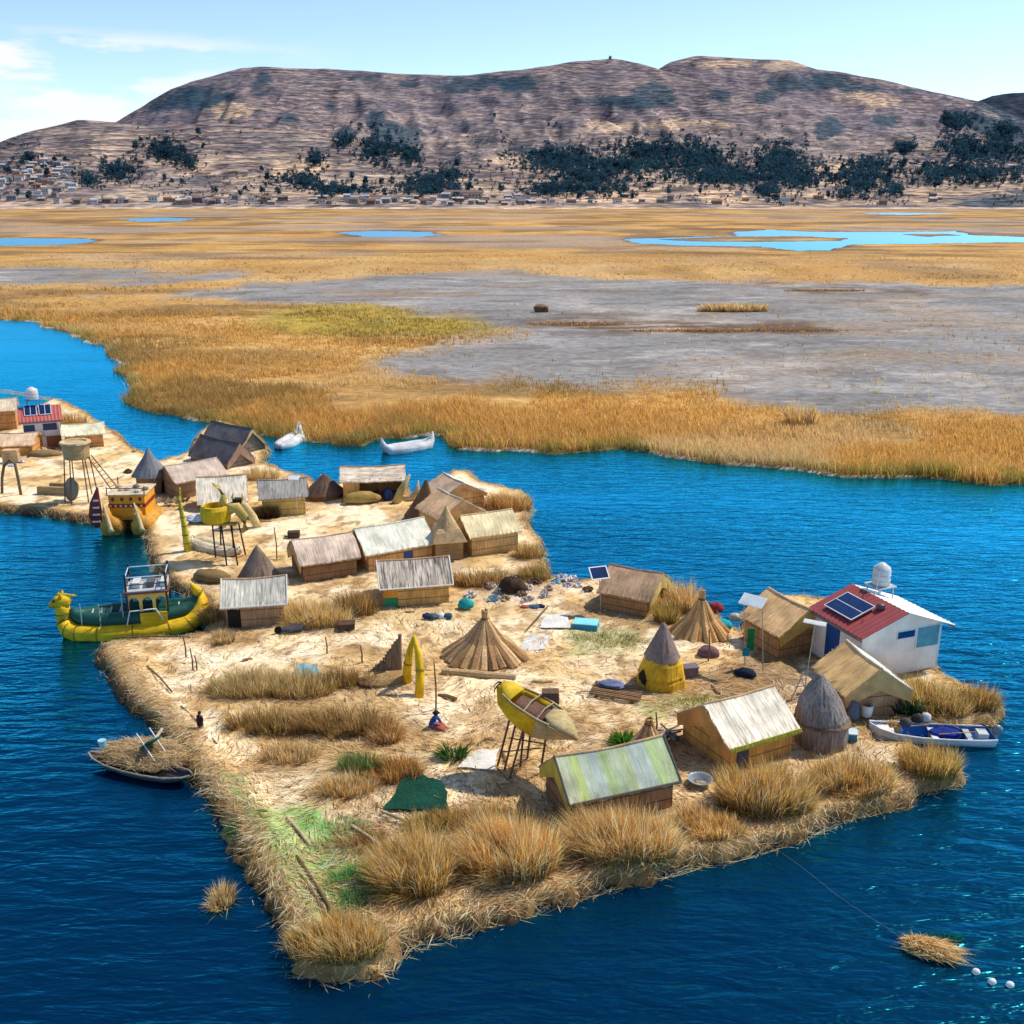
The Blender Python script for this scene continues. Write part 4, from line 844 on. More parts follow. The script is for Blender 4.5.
# --- round and conical huts
def round_hut(name, label, px, py, parts, group='round and conical reed huts', rz=0, cat='hut', door=None):
    c = at(px, py); t = thing(name, label, cat, (c.x, c.y, G-.1), rz, group)
    for nm, prof, m, kw in parts:
        b = MB(); b.lathe(prof, kw.get('n', 28), wob=kw.get('wob', .03), sq=kw.get('sq'), lean=kw.get('lean', (0, 0))); b.build(nm, m, t, smooth=False)
    if door:
        x0, y0, dw, dh = door; b = MB(); a = math.atan2(y0, x0); M = Matrix.Translation((x0, y0, 0)) @ Matrix.Rotation(a, 4, 'Z'); b.poly([(.0, -dw/2, 0), (.0, dw/2, 0), (0, dw*.4, dh*.7), (0, 0, dh), (0, -dw*.4, dh*.7)], (.06, 0, 0), M); b.build('door_opening', DARKM, t)
    return t
round_hut('round_hut', 'small round hut with brown wall and dark grey cone roof on the left shore', 152, 491, [('wall', [(1.3,0),(1.3,1.8)], reed((.32,.19,.12)), {}), ('roof', [(1.62,1.68),(1.1,2.5),(.5,3.4),(.12,4.1),(.02,4.3)], reed((.22,.23,.26), 'wall'), {'wob':.05})], door=(1.25,-.45,.6,1.3))
round_hut('tower_hut', 'small square tower hut with steep pointed tan roof between the cream roofed huts', 447, 556, [('wall', [(1.05,0),(1.05,1.65)], reed((.52,.32,.14), 'band'), {'sq':1,'n':20,'wob':.01}), ('roof_skirt', [(1.32,1.55),(1.0,2.25),(.8,2.5)], reed((.66,.46,.24)), {'sq':1,'n':20,'wob':.02}), ('roof', [(.95,2.35),(.5,3.2),(.14,3.9),(.03,4.15)], reed((.62,.43,.22)), {'n':24})], rz=.25)
round_hut('beehive_hut', 'tall grey beehive of bundled thatch leaning against the tan gabled hut', 821, 741, [('body', [(1.28,0),(1.32,.8),(1.25,1.6),(1.05,2.3),(.7,3.0),(.32,3.55),(.12,3.8)], mk('grey_bundles', (.13,.10,.09), (.40,.34,.30), (11,11,.6), bump=.9), {'wob':.05,'n':40,'lean':(-.35,0)}), ('tie_band', [(1.36,1.28),(1.39,1.36),(1.33,1.44)], reed((.24,.15,.09), 'any'), {'cap':False,'lean':(-.1,0)})])
round_hut('cone_hut', 'cone hut with yellow reed skirt and grey pointed cap in the middle', 661, 683, [('skirt', [(1.42,0),(1.34,.55),(1.18,.85)], reed((.80,.46,.03)), {'wob':.045}), ('upper_skirt', [(1.30,.80),(1.12,1.5),(.95,1.8)], reed((.84,.50,.035)), {'wob':.05}), ('roof', [(1.02,1.72),(.72,2.4),(.36,3.2),(.12,3.7),(.03,3.8)], reed((.30,.225,.20)), {'wob':.05}), ('reed_base', [(1.9,-.05),(1.8,.12),(1.3,.18)], reed((.42,.24,.08), 'any'), {'wob':.09})], door=(-1.12,-.62,.75,1.25))
round_hut('cone_hut', 'low dark grey thatch cone just behind the blue grey roofed hut', 259, 577, [('roof', [(1.55,0),(1.45,.2),(.85,1.2),(.3,2.15),(.05,2.5)], reed((.25,.19,.155)), {'wob':.06})])
round_hut('cone_hut', 'small dark brown cone hut between the orange hut and the open shelter', 325, 496, [('wall', [(1.6,0),(1.6,.55)], reed((.28,.16,.08)), {}), ('roof', [(1.85,.5),(1.0,1.35),(.3,2.0),(.04,2.25)], reed((.16,.10,.075)), {'wob':.06})])
round_hut('tepee', 'dark brown reed tepee beside the grey and white gabled huts', 423, 517, [('body', [(1.75,0),(1.2,.9),(.6,2.1),(.3,2.9),(.12,3.4)], reed((.20,.115,.06)), {'wob':.07,'lean':(.35,0)})])
def reed_stack(label, px, py, r, h, n, cols, sq=1.0, tail=0):
    """bundles leaned together into a cone and tied near the top"""
    c = at(px, py); t = thing('reed_stack', label, 'reed stack', (c.x, c.y, G-.08), 0, 'cones of bundled reed')
    for i in range(n):
        a = 2*math.pi*(i+random.uniform(-.25, .25))/n; rr = r*random.uniform(.88, 1.08); m = reed(cols[i % len(cols)], 'any')
        b = MB(); p0 = Vector((rr*math.cos(a), rr*sq*math.sin(a), .02)); p1 = Vector((.12*math.cos(a), .12*math.sin(a), h*.86)); p2 = Vector((.16*math.cos(a+.4), .16*math.sin(a+.4), h*random.uniform(.96, 1.06)))
        mid = p0.lerp(p1, .5)+Vector((-p0.x*.10, -p0.y*.10, -h*.05)); q = math.pi*r/n
        b.loft([p0, p0.lerp(mid, .5), mid, mid.lerp(p1, .55), p1, p2], [q*1.0, q*.98, q*.82, q*.5, .07, .05], n=7); b.build('reed_bundle', m, t)
    b = MB(); b.lathe([(r*.78, 0), (r*.38, h*.42), (.1, h*.8)], 16); b.build('core', reed(sh(cols[0], .45)), t)
    b = MB(); b.lathe([(.20, h*.80), (.24, h*.83), (.21, h*.87)], 14); b.build('tie_rope', reed((.22,.12,.05), 'any'), t)
    return t
BR = [(.66,.41,.19), (.54,.32,.15), (.78,.54,.28), (.42,.24,.11)]
reed_stack('broad brown cone of fanned reed bundles beside the watchtower boat', 485, 657, 2.35, 3.0, 24, BR, .85)
reed_stack('rust brown reed cone standing in front of the tall dry reeds by the far water', 700, 634, 1.75, 2.9, 22, [(.70,.41,.16), (.58,.32,.12), (.78,.50,.22)], .85)
reed_stack('tiny reed cone behind the ridge of the green striped hut', 648, 748, .95, 1.7, 12, BR)

# ================================================================ lean-to, yellow arch, horn post, arches
c = at(389, 680); t = thing('reed_screen', 'brown upright reed bundle screen behind the yellow arch', 'reed screen', (c.x, c.y, G-.05), R(12))
for i in range(18):
    b = MB(); x = -1.7+i*.135; h = .35+2.35*(i/17)**1.5+random.uniform(-.06, .06); b.loft([(x, random.uniform(-.1, .1), 0), (x+.05, .05, h*.6), (x+.12, .12, h)], [.15, .14, .10], n=8); b.build('reed_bundle', reed((.30,.19,.11)), t)
b = MB(); b.blob((-.2, -.25, .25), (1.6, .7, .5), flat=.6); b.build('loose_reed', reed((.50,.32,.14), 'any'), t)
def curved_horn(name, label, pts, rs, m, cat, n=9, ties=6, tm=None):
    p0 = pts[0]; t = thing(name, label, cat, (p0.x, p0.y, p0.z)); q = [p-p0 for p in pts]
    b = MB(); b.loft(q, rs, n=n); b.build('reed_roll', m, t, smooth=True)
    for i in range(1, ties+1):
        f = i/(ties+1)*(len(q)-1); k = int(f); p = q[k].lerp(q[min(k+1, len(q)-1)], f-k); d = (q[min(k+1, len(q)-1)]-q[k]).normalized(); r = rs[k]+(rs[min(k+1, len(rs)-1)]-rs[k])*(f-k)
        b = MB(); b.loft([p-d*.04, p+d*.04], r+.015, n=n); b.build('tie_rope', tm or reed((.3,.2,.07), 'any'), t)
    return t
YEL = mk('yellow_reed', (.42,.27,.012), (.80,.56,.03), (10, 10, 1.0), bump=.5)
YELB = mk('yellow_paint_reed', (.58,.36,.008), (.84,.56,.02), (8, 8, 1.0), bump=.25, rough=.6)
c = at(412, 687); t = thing('yellow_arch', 'narrow bright yellow reed arch standing alone beside the brown reed screen', 'arch', (c.x, c.y, G-.1), 0)
a0 = at(407, 683)-c; a1 = at(419, 697)-c; top = lift(414, 634, c.y)-c
for p in (a0, a1):
    b = MB(); b.loft([p, p.lerp(top, .35)+Vector((p.x*.35, 0, .0)), p.lerp(top, .7)+Vector((p.x*.3, 0, 0)), top], [.26, .25, .2, .08], n=10); b.build('arch_leg', YELB, t, smooth=True)
    q = MB(); m_ = p.lerp(top, .45)+Vector((p.x*.36, 0, 0)); d = (top-p).normalized(); q.loft([m_-d*.05, m_+d*.05], .265, n=10); q.build('tie_rope', reed((.4,.25,.03), 'any'), t)
b = at(188, 551); pts = [b]+[lift(x, y, b.y) for x, y in ((186,538),(184,524),(181,510),(179,498),(180,488))]
curved_horn('horn_post', 'tall twisted yellow reed horn post leaning on the left shore', pts, [.30,.27,.22,.17,.13,.06], mk('lime_yellow_reed', (.45,.40,.03), (.78,.66,.08), (9, 9, 1.2), bump=.4), 'horn post', ties=7)
b0 = at(2, 493); pts = [b0]+[lift(x, y, b0.y-i*.2) for i, (x, y) in enumerate(((2,478),(4,466),(10,460),(15,464),(18,478)))]+[at(21, 495)]
curved_horn('reed_arch', 'dark slender reed arch on the far left shore', pts, [.13,.13,.13,.13,.13,.13,.13], reed((.20,.14,.08), 'any'), 'arch', ties=8)
c = at(240, 528); t = thing('arch_tent', 'pale reed arch with pointed ears behind the yellow watchtower', 'arch', (c.x, c.y, G-.05), 0)
for sg in (-1, 1):
    b = MB(); b.loft([(sg*1.5, 0, 0), (sg*1.15, 0, 1.0), (sg*.55, 0, 2.0), (0, 0, 2.3)], [.32, .34, .3, .26], n=9); b.build('arch_leg', reed((.72,.58,.28), 'any'), t, smooth=True)
    b = MB(); b.loft([(sg*.3, 0, 2.35), (sg*.42, 0, 2.75), (sg*.35, 0, 3.1)], [.16, .11, .02], n=7); b.build('ear', reed((.62,.48,.16), 'any'), t)
b = MB(); b.box(-.35, .35, -.33, .33, 2.25, 2.6); b.build('face_block', DARKM, t)

# ================================================================ watch towers
TOWG = 'watch towers on stilts'
c = at(519, 772); t = thing('watch_tower', 'yellow boat shaped lookout on dark stilts in the middle of the island', 'watch tower', (c.x, c.y, G-.1), 0, TOWG)
def lp(px, py, dy=0): return lift(px, py, c.y+dy)-Vector((c.x, c.y, G-.1))
ax_ = [lp(502,683,.9), lp(508,690,.75), lp(519,697,.5), lp(532,704,.2), lp(545,712,-.1), lp(557,719,-.4), lp(567,728,-.7), lp(574,735,-.9), lp(578,740,-1.0)]
rs_ = [.26, .62, .86, .98, .98, .84, .54, .24, .05]
def open_hull(mb, pts, rs, depth=1.0, n=12, inner=.78, i0=0, i1=None):
    i1 = len(pts) if i1 is None else i1; vs = []; m = i1-i0
    for lay in (1.0, inner):
        for i in range(i0, i1):
            tg = (pts[min(i+1, len(pts)-1)]-pts[max(i-1, 0)]).normalized(); sd_ = tg.cross(Vector((0, 0, 1))).normalized(); up = sd_.cross(tg)
            for k in range(n+1):
                a = math.pi+math.pi*k/n; vs.append(pts[i]+sd_*(math.cos(a)*rs[i]*lay)+up*(math.sin(a)*rs[i]*depth*lay))
    w = n+1; o = m*w; fs = []
    for i in range(m-1):
        for k in range(n):
            p = i*w+k; fs.append((p, p+1, p+w+1, p+w)); p += o; fs.append((p, p+w, p+w+1, p+1))
        for k in (0, n):
            p = i*w+k; fs.append((p, p+w, p+w+o, p+o))
    for i in (0, m-1):
        for k in range(n): p = i*w+k; fs.append((p, p+1, p+1+o, p+o))
    mb.add(vs, fs)
b = MB(); open_hull(b, ax_, rs_, 1.5, i0=0, i1=5); b.build('hull', mk('tower_yellow', (.70,.36,.010), (.98,.60,.02), (1.5, 7, 7), bump=.5), t, smooth=True)
b = MB(); open_hull(b, ax_, rs_, 1.5, i0=4, i1=9); b.build('tail', mk('tower_tail', (.34,.26,.11), (.66,.52,.28), (1.2, 9, 9), bump=.5), t, smooth=True)
b = MB(); b.loft([ax_[4]+Vector((.18, -.1, .02)), ax_[5]+Vector((0, 0, .06)), ax_[6]+Vector((0, 0, .05)), ax_[7]+Vector((0, 0, .03)), ax_[8]], [.5, .78, .52, .23, .04], [.05, .26, .2, .12, .03], n=12); b.build('tail_cover', mk('tower_tail', (.34,.26,.11), (.66,.52,.28), (1.2, 9, 9), bump=.5), t, smooth=True)
b = MB(); b.loft([ax_[0], ax_[1]+Vector((0, 0, .12)), ax_[2]+Vector((-.1, 0, .12))], [.2, .58, .72], [.1, .26, .1], n=12); b.build('head_cover', YELB, t, smooth=True)
for i, j in ((1, 5),):
    for sg in (-1, 1):
        rim = []
        for k in range(i, j+1):
            tg = (ax_[min(k+1, 8)]-ax_[k-1]).normalized(); s_ = tg.cross(Vector((0, 0, 1))).normalized(); rim.append(ax_[k]+s_*(sg*rs_[k]*.95)+Vector((0, 0, .06)))
        b = MB(); b.loft(rim, .05, n=6); b.build('rim_rail', reed((.66,.50,.30), 'any'), t)
b = MB(); b.loft([ax_[2]+Vector((0, 0, -.12)), ax_[4]+Vector((0, 0, -.12)), ax_[5]+Vector((0, 0, -.08))], [.5, .6, .45], [.1, .1, .1], n=10); b.build('floor', reed((.14,.075,.05), 'any'), t)
for k in (3, 4):
    tg = (ax_[k+1]-ax_[k-1]).normalized(); s_ = tg.cross(Vector((0, 0, 1))).normalized(); b = MB(); b.loft([ax_[k]-s_*rs_[k]*.9+Vector((0, 0, .05)), ax_[k]+Vector((0, 0, .18)), ax_[k]+s_*rs_[k]*.9+Vector((0, 0, .05))], .035, n=6); b.build('cross_bar', reed((.42,.34,.27), 'any'), t)
b = MB(); p = ax_[3]+Vector((.55, .75, .1)); b.box(p.x-.05, p.x+.75, p.y-.05, p.y+.5, p.z-.5, p.z+.1); b.build('side_box', reed((.15,.08,.05), 'any'), t)
for sg in (-.5, .5):
    b = MB(); p = ax_[0]; b.loft([p, p+Vector((-.18, sg*.3, -.02)), p+Vector((-.34, sg*.5, -.2)), p+Vector((-.38, sg*.55, -.4))], [.05, .04, .03, .01], n=6); b.build('whisker', DARKM, t)
for k, (bx, by, tx, ty, dy) in enumerate(((497,768,513,706,.45), (509,781,528,712,-.1), (527,760,533,712,.4), (540,775,548,724,-.35), (504,772,520,706,.3), (520,770,526,708,.1))):
    p = at(bx, by, G-.12)-Vector((c.x, c.y, G-.1)); q = lp(tx, ty, dy); b = MB(); b.bar(p, q, .055, 7); b.build('leg', WOODM, t)
for pa, pb in (((500,752),(541,748)), ((509,738),(546,744)), ((497,768),(509,781)), ((509,781),(527,760))):
    b = MB(); b.bar(lp(*pa, .1) if pa[1] < 760 else at(*pa)-Vector((c.x, c.y, G-.1)), lp(*pb, -.1) if pb[1] < 755 else at(*pb)-Vector((c.x, c.y, G-.1)), .032, 6); b.build('brace', WOODM, t)
# tower on the left point with llama shaped platform
c = at(228, 560); t = thing('watch_tower', 'smaller yellow basket tower with curled horns on black stilts near the left shore', 'watch tower', (c.x, c.y, G-.1), 0, TOWG)
zt = (lift(220, 520, c.y)-c).z
b = MB(); b.lathe([(.85,0),(1.12,.12),(1.12,1.0),(1.0,1.25),(.8,1.25),(.85,.4)], 22, (-.62, 0, zt), wob=.02); b.build('basket', YELB, t)
b = MB(); b.loft([(-.2, 0, zt+1.0), (.1, 0, zt+1.9), (-.25, 0, zt+2.6), (-.75, 0, zt+3.0)], [.32, .26, .16, .03], n=8); b.build('horn', reed((.72,.52,.14), 'any'), t, smooth=True)
b = MB(); b.loft([(.3, 0, zt+.9), (1.0, -.1, zt+1.1), (1.5, -.2, zt+.4), (1.6, -.3, zt-.5), (1.2, -.3, zt-.9)], [.45, .42, .34, .26, .05], n=8); b.build('tail', reed((.68,.50,.14), 'any'), t, smooth=True)
b = MB(); b.box(-2.6, 1.0, -.7, .7, zt-.12, zt+.0); b.build('platform', reed((.46,.32,.10), 'any'), t)
b = MB(); b.blob((-2.0, 0, zt+.25), (.9, .6, .3)); b.build('white_sack', cloth((.66,.66,.70)), t)
for k, (bx, by, tx) in enumerate(((216,560,-1.0), (227,567,-.2), (238,567,.5), (246,557,.9), (221,553,-.5), (234,556,.4))):
    p = at(bx, by, G-.15)-Vector((c.x, c.y, G-.1)); b = MB(); b.bar(p, (tx, p.y*.3, zt-.05), .06, 7); b.build('leg', mk('black_pole', (.015,.012,.01), (.06,.045,.035), (9, 9, 2)), t)
# round basket tower with ladder
c = at(82, 500); t = thing('watch_tower', 'round tan basket tower with long ladder at the far left', 'watch tower', (c.x, c.y, G-.1), 0, TOWG)
zt = (lift(82, 457, c.y)-c).z
b = MB(); b.lathe([(1.02,0),(1.1,.1),(1.2,1.25),(1.14,1.4),(1.0,1.4),(.98,.3),(.02,.25)], 26, (0, 0, zt), wob=.015); b.build('basket', reed((.58,.37,.16), 'band'), t)
b = MB(); b.lathe([(1.2,1.3),(1.36,1.4),(1.3,1.55),(1.02,1.56),(.94,1.42)], 26, (0, 0, zt), wob=.05); b.build('rim', reed((.70,.52,.30), 'any'), t)
for a in range(6):
    x, y = 1.05*math.cos(a*1.05+.3), 1.05*math.sin(a*1.05+.3); b = MB(); b.bar((x*1.35, y*1.6, -.1), (x, y, zt+.1), .055, 7); b.build('leg', WOODM, t)
la = [Vector((1.1, -.3, zt+.2)), Vector((3.6, -.4, .05)), Vector((1.15, .35, zt+.2)), Vector((4.0, .35, .05))]
for i in (0, 2): b = MB(); b.bar(la[i], la[i+1], .05, 6); ld = b.build('ladder_rail', WOODM, t)
for k in range(1, 12): b = MB(); f = k/12; b.bar(la[0].lerp(la[1], f), la[2].lerp(la[3], f), .03, 5); b.build('ladder_rung', WOODM, t)
c = at(73, 500); b = MB(); b.lathe([(1.05, 0), (1.08, .05), (1.02, .11), (.05, .13)], 24); M = Matrix.Rotation(R(78), 4, 'X'); b.v = [tuple(M @ Vector(v)) for v in b.v]
o = b.build('reed_disc', reed((.34,.26,.19), 'any'), None, (c.x, c.y, G+1.0), R(-35)); tag(o, 'round grey woven reed disc leaning under the basket tower', 'reed disc')
c = at(58, 492); t = thing('reed_bench', 'low reed walled bench frame left of the round reed disc', 'bench', (c.x, c.y, G-.05), R(-6))
b = MB(); b.box(-1.5, 1.5, -.9, -.45, 0, .75, jit=.05); b.build('seat', reed((.42,.29,.14), 'band'), t); b = MB(); b.box(-1.1, 1.6, .55, .9, 0, .7, jit=.05); b.build('backrest', reed((.40,.26,.12), 'band'), t)

# ================================================================ boats
def bar_xy(b, a, c, r=.03): b.bar(a, c, r, 6)
# yellow and green dragon boat
ca, cb_ = at(66, 634, 0), at(204, 622, 0); mid = (ca+cb_)/2; d = cb_-ca; Lb = d.length
t = thing('reed_ferry', 'yellow and green reed ferry with puma head bow and two deck cabin', 'boat', (mid.x, mid.y, 0), math.atan2(d.y, d.x))
def bc_(x): return x*Lb/2
YB = mk('yellow_hull_reed', (.56,.34,.006), (.92,.60,.02), (1.1, 9, 9), bump=.5, rough=.6); GB = paint((.005,.075,.055), .5); 
fl = [(-1.0, 0, 2.15), (-1.005, 0, 1.5), (-.985, .0, .85), (-.93, .30, .42), (-.80, .62, .25), (-.5, .95, .2), (0, 1.1, .2), (.5, 1.0, .22), (.78, .72, .32), (.93, .38, .7), (1.0, .1, 1.35), (.96, 0, 2.1), (.86, 0, 2.75)]
rr = [.40, .48, .54, .58, .60, .62, .63, .62, .60, .56, .48, .34, .10]
for sg, nm in ((-1, 'float'), (1, 'float')):
    b = MB(); b.loft([(bc_(x), sg*(y+.05)*1.15, z) for x, y, z in fl], rr, n=14); b.build(nm, YB, t, smooth=True)
    for k in range(1, 12):
        x, y, z = fl[k]; p = Vector((bc_(x), sg*(y+.05)*1.15, z)); q = Vector((bc_(fl[k+1][0]), sg*(fl[k+1][1]+.05)*1.15, fl[k+1][2])); d_ = (q-p).normalized()
        b = MB(); b.loft([p-d_*.035, p+d_*.035], rr[k]+.02, n=14); b.build('tie_rope', reed((.30,.20,.05), 'any'), t)
    for off, zz in ((.42, .92), (.86, .78)):
        b = MB(); b.loft([(bc_(x)*.93+.1, sg*max(0, (y-off*.62))*1.15, z+zz-.06) for x, y, z in fl[2:11]], [.22, .34, .42, .45, .45, .45, .42, .34, .22], n=12); b.build('gunwale', GB, t, smooth=True)
b = MB(); b.loft([(bc_(-.8), 0, .55), (bc_(-.5), 0, .5), (bc_(.5), 0, .5), (bc_(.8), 0, .6)], [.4, .95, .95, .4], [.1]*4, n=12); b.build('deck', paint((.22,.30,.30)), t)
# bow head
hx = bc_(-1.0); hd = MB(); hd.blob((hx-.02, 0, 2.25), (.62, .50, .46), 14, 9, .09); h = hd.build('bow_head', YB, t, smooth=True)
hd = MB(); hd.blob((hx-.52, 0, 2.1), (.28, .32, .22), 12, 8, .05); hd.build('muzzle', YB, h, smooth=True)
for sg in (-1, 1):
    q = MB(); q.loft([(hx, sg*.28, 2.54), (hx+.02, sg*.36, 2.76), (hx+.05, sg*.4, 2.9)], [.16, .11, .02], n=7); q.build('ear', YB, h)
    q = MB(); q.blob((hx-.42, sg*.34, 2.42), (.08, .08, .09)); q.build('eye', DARKM, h)
q = MB(); q.blob((hx-.62, 0, 1.97), (.2, .26, .06)); q.build('mouth', paint((.3,.03,.02)), h)
for k in range(5):
    q = MB(); a = R(60+k*22); q.loft([(hx-.2+.14*k, 0, 2.56-.03*k), (hx-.15+.2*k, 0, 2.78-.05*k), (hx-.12+.27*k, 0, 2.92-.09*k)], [.15, .11, .02], n=6); q.build('mane_tuft', reed((.55,.48,.08), 'any'), h)
# cabin with arches, upper deck and rails
cx0, cx1, cw = bc_(-.05), bc_(.52), 1.05
b = MB(); b.box(cx0, cx1, -cw, cw, .55, .62); b.build('cabin_floor', paint((.3,.3,.28)), t)
CY = paint((.82,.52,.10), .5)
for sy in (-1, 1):
    n_ = 3; wseg = (cx1-cx0)/n_; z0, z1, zs = 1.35, 2.75, 2.15
    b = MB()
    for i in range(n_):
        x0 = cx0+i*wseg; xm = x0+wseg/2; ra = wseg*.38; arc = [(xm-ra*math.cos(math.pi*k/10), sy*cw, zs+ra*math.sin(math.pi*k/10)) for k in range(11)]
        b.poly([(x0, sy*cw, z1), (x0, sy*cw, z0), (xm-ra, sy*cw, z0)]+arc[0:6]+[(xm, sy*cw, z1)], (0, .06, 0)); b.poly([(x0+wseg, sy*cw, z1), (xm, sy*cw, z1)]+arc[5:]+[(xm+ra, sy*cw, z0), (x0+wseg, sy*cw, z0)], (0, .06, 0))
    b.build('cabin_wall', CY, t)
    b = MB(); b.box(cx0, cx1, sy*cw-.01, sy*cw+.07, .62, 1.35); b.build('cabin_skirt', YB if sy < 0 else GB, t)
for x in (cx0, cx1):
    b = MB(); b.box(x-.04, x+.04, -cw, cw, 2.35, 2.75); b.build('cabin_end', CY, t)
    for y in (-cw, cw): b = MB(); b.box(x-.06, x+.06, y-.06, y+.06, .6, 4.1); b.build('post', paint((.03,.03,.03)), t)
b = MB(); b.box(cx0-.2, cx1+.15, -cw-.2, cw+.25, 2.75, 2.86); b.build('upper_deck', paint((.16,.05,.035)), t)
b = MB(); b.box(cx0-.05, cx1, -cw-.1, cw+.1, 2.862, 2.92); b.build('deck_mat', paint((.45,.47,.48)), t)
for z in (3.35, 3.85):
    b = MB()
    for y in (-cw, cw): b.bar((cx0, y, z), (cx1, y, z), .035)
    for x in (cx0, cx1): b.bar((x, -cw, z), (x, cw, z), .035)
    b.build('railing', paint((.55,.66,.66) if z > 3.5 else (.05,.06,.06)), t)
for k in range(3):
    b = MB(); x = cx0+.35+k*.85; b.box(x, x+.45, -.6, .6, 2.95, 3.3); b.build('bench', paint((.62,.62,.6) if k != 1 else (.1,.1,.1)), t)
b = MB(); b.box(cx0+.75, cx1-.05, -1.5, -1.42, .75, 1.55); b.build('side_board', YB, t)
b = MB()
b.bar((cx0-.1, -1.5, .8), (cx0+.15, -1.5, 1.75)); b.bar((cx0+.15, -1.5, 1.75), (cx1-.7, -1.5, 1.8)); b.bar((cx1-.7, -1.5, 1.8), (cx1-.3, -1.5, 1.0)); b.build('side_rail', WHITEM, t)
for k, x in enumerate((-.62, -.5, -.36, -.22, .62)):
    b = MB(); b.box(bc_(x)-.18, bc_(x)+.18, -.5, .5, .6, 1.0); b.box(bc_(x)+.12, bc_(x)+.18, -.5, .5, 1.0, 1.45); b.build('seat', paint((.50,.55,.58) if k != 4 else (.7,.68,.62)), t)
for x, y0 in ((-.45, -1.2), (-.12, -1.25), (-.72, -.9)):
    b = MB(); b.bar((bc_(x), y0, .5), (bc_(x), y0, 2.3+(.6 if x == -.12 else 0)), .035); b.build('mooring_post', paint((.35,.45,.46)), t)
# orange catamaran at the left inlet
c = at(123, 534, 0); t = thing('reed_catamaran', 'orange twin hulled reed boat with red patterned cabin moored end on at the left inlet', 'boat', (c.x, c.y, 0), R(4))
OR = mk('orange_reed', (.40,.19,.03), (.66,.35,.07), (10, 1.4, 1.4), bump=.5); OC = paint((.78,.34,.015), .55); RD = paint((.24,.02,.02)); CRM = reed((.72,.55,.30), 'any')
for x in (-.95, 1.55):
    b = MB(); b.loft([(x-.05, 5.6, .3), (x, 4.6, .3), (x, 2.4, .3), (x, .9, .35), (x, .2, .6), (x-.05, -.15, 1.1), (x-.2, -.05, 1.75), (x-.35, .2, 2.3)], [.4, .8, .9, .95, .92, .72, .42, .14], n=14); b.build('float', OR, t, smooth=True)
    b = MB(); b.loft([(x-.5, .35, 2.55), (x-.25, -.1, 2.1), (x+.08, -.65, 1.4), (x+.3, -.98, .75), (x+.36, -1.0, .5)], [.06, .13, .16, .2, .26], n=8); b.build('prow_horn', CRM, t, smooth=True)
b = MB(); b.box(-1.2, 1.75, .9, 5.0, .95, 1.06); b.build('deck', OR, t)
b = MB(); b.box(-1.25, 1.7, 1.2, 4.4, 1.06, 1.95); b.build('cabin_wall', OC, t)
b = MB(); b.box(-1.3, 1.75, 1.12, 4.5, 1.95, 2.25); b.build('pattern_band', RD, t)
for k in range(7): b = MB(); b.box(-1.2+k*.42, -1.02+k*.42, 1.08, 1.12, 2.02, 2.18); b.build('band_motif', paint((.8,.6,.3)), t)
b = MB(); b.box(-1.25, 1.7, 1.2, 4.4, 2.25, 3.0); b.build('upper_cabin', OC, t)
for k in range(4): b = MB(); b.blob((-.9+k*.74, 1.2, 2.66), (.15, .05, .18), 10, 6, 0); b.build('porthole', RD, t)
b = MB(); b.box(-1.4, 1.85, 1.05, 4.55, 3.0, 3.1); b.build('roof', reed((.72,.58,.40), 'any'), t)
for x in (-1.3, 1.75):
    for y in (1.1, 4.4): b = MB(); b.bar((x, y, 3.05), (x, y, 3.75), .05); b.build('roof_post', WOODM, t)
b = MB(); b.bar((-1.3, 1.1, 3.65), (1.75, 1.1, 3.6), .04); b.build('roof_rail', WOODM, t)
b = MB(); b.loft([(-2.0, .5, .5), (-2.15, .3, 1.5), (-2.05, .3, 2.6), (-1.8, .5, 3.9)], [.4, .58, .45, .08], [.12]*4, n=10, upv=(0, 1, 0)); o = b.build('prow_shield', RD, t)
for k in range(4): b = MB(); b.box(-2.4+.08*k, -1.75+.0*k, .14, .19, 1.0+k*.6, 1.14+k*.6); b.build('shield_stripe', paint((.8,.74,.68)), o)
for k in range(6): b = MB(); b.blob((-1.0+k*.5, 1.6+random.random()*2, 3.2), (.25, .3, .16), 8, 5, .2); b.build('roof_cargo', cloth(random.choice(((.6,.5,.35),(.2,.16,.1),(.6,.6,.6)))), t)
def canoe(name, label, A, B, wd, cols, z=.0, up=(.9, .9), inner=None, cat='boat', grp=None, fill=True):
    a, b_ = at(*A, z), at(*B, z); m = (a+b_)/2; d = b_-a; L = d.length
    t = thing(name, label, cat, (m.x, m.y, z), math.atan2(d.y, d.x), grp); h = L/2
    xs = [-1, -.93, -.75, -.4, 0, .4, .75, .93, 1.0]; zz = [up[0], up[0]*.5, .2, .08, .05, .08, .2, up[1]*.5, up[1]]; ww = [.05, .3, .75, 1, 1, 1, .75, .3, .05]
    for sg in (-1, 1):
        b = MB(); b.loft([(x*h, sg*wd*.28*w_, q+.1) for x, q, w_ in zip(xs, zz, ww)], [max(.06, wd*.3*w_**.6) for w_ in ww], n=12); b.build('float', cols[0], t, smooth=True)
        b = MB(); b.loft([(x*h, sg*wd*.46*w_, q+.3) for x, q, w_ in zip(xs, zz, ww)], [max(.04, wd*.1*w_**.6) for w_ in ww], n=8); b.build('gunwale', cols[1], t, smooth=True)
    if inner:
        b = MB(); b.loft([(-.7*h, 0, .36), (0, 0, .33), (.7*h, 0, .36)], [wd*.2, wd*.36, wd*.2], [.06]*3, n=8); b.build('deck', inner, t)
    return t
WR = reed((.66,.67,.70), 'any'); WR2 = reed((.80,.80,.80), 'any')
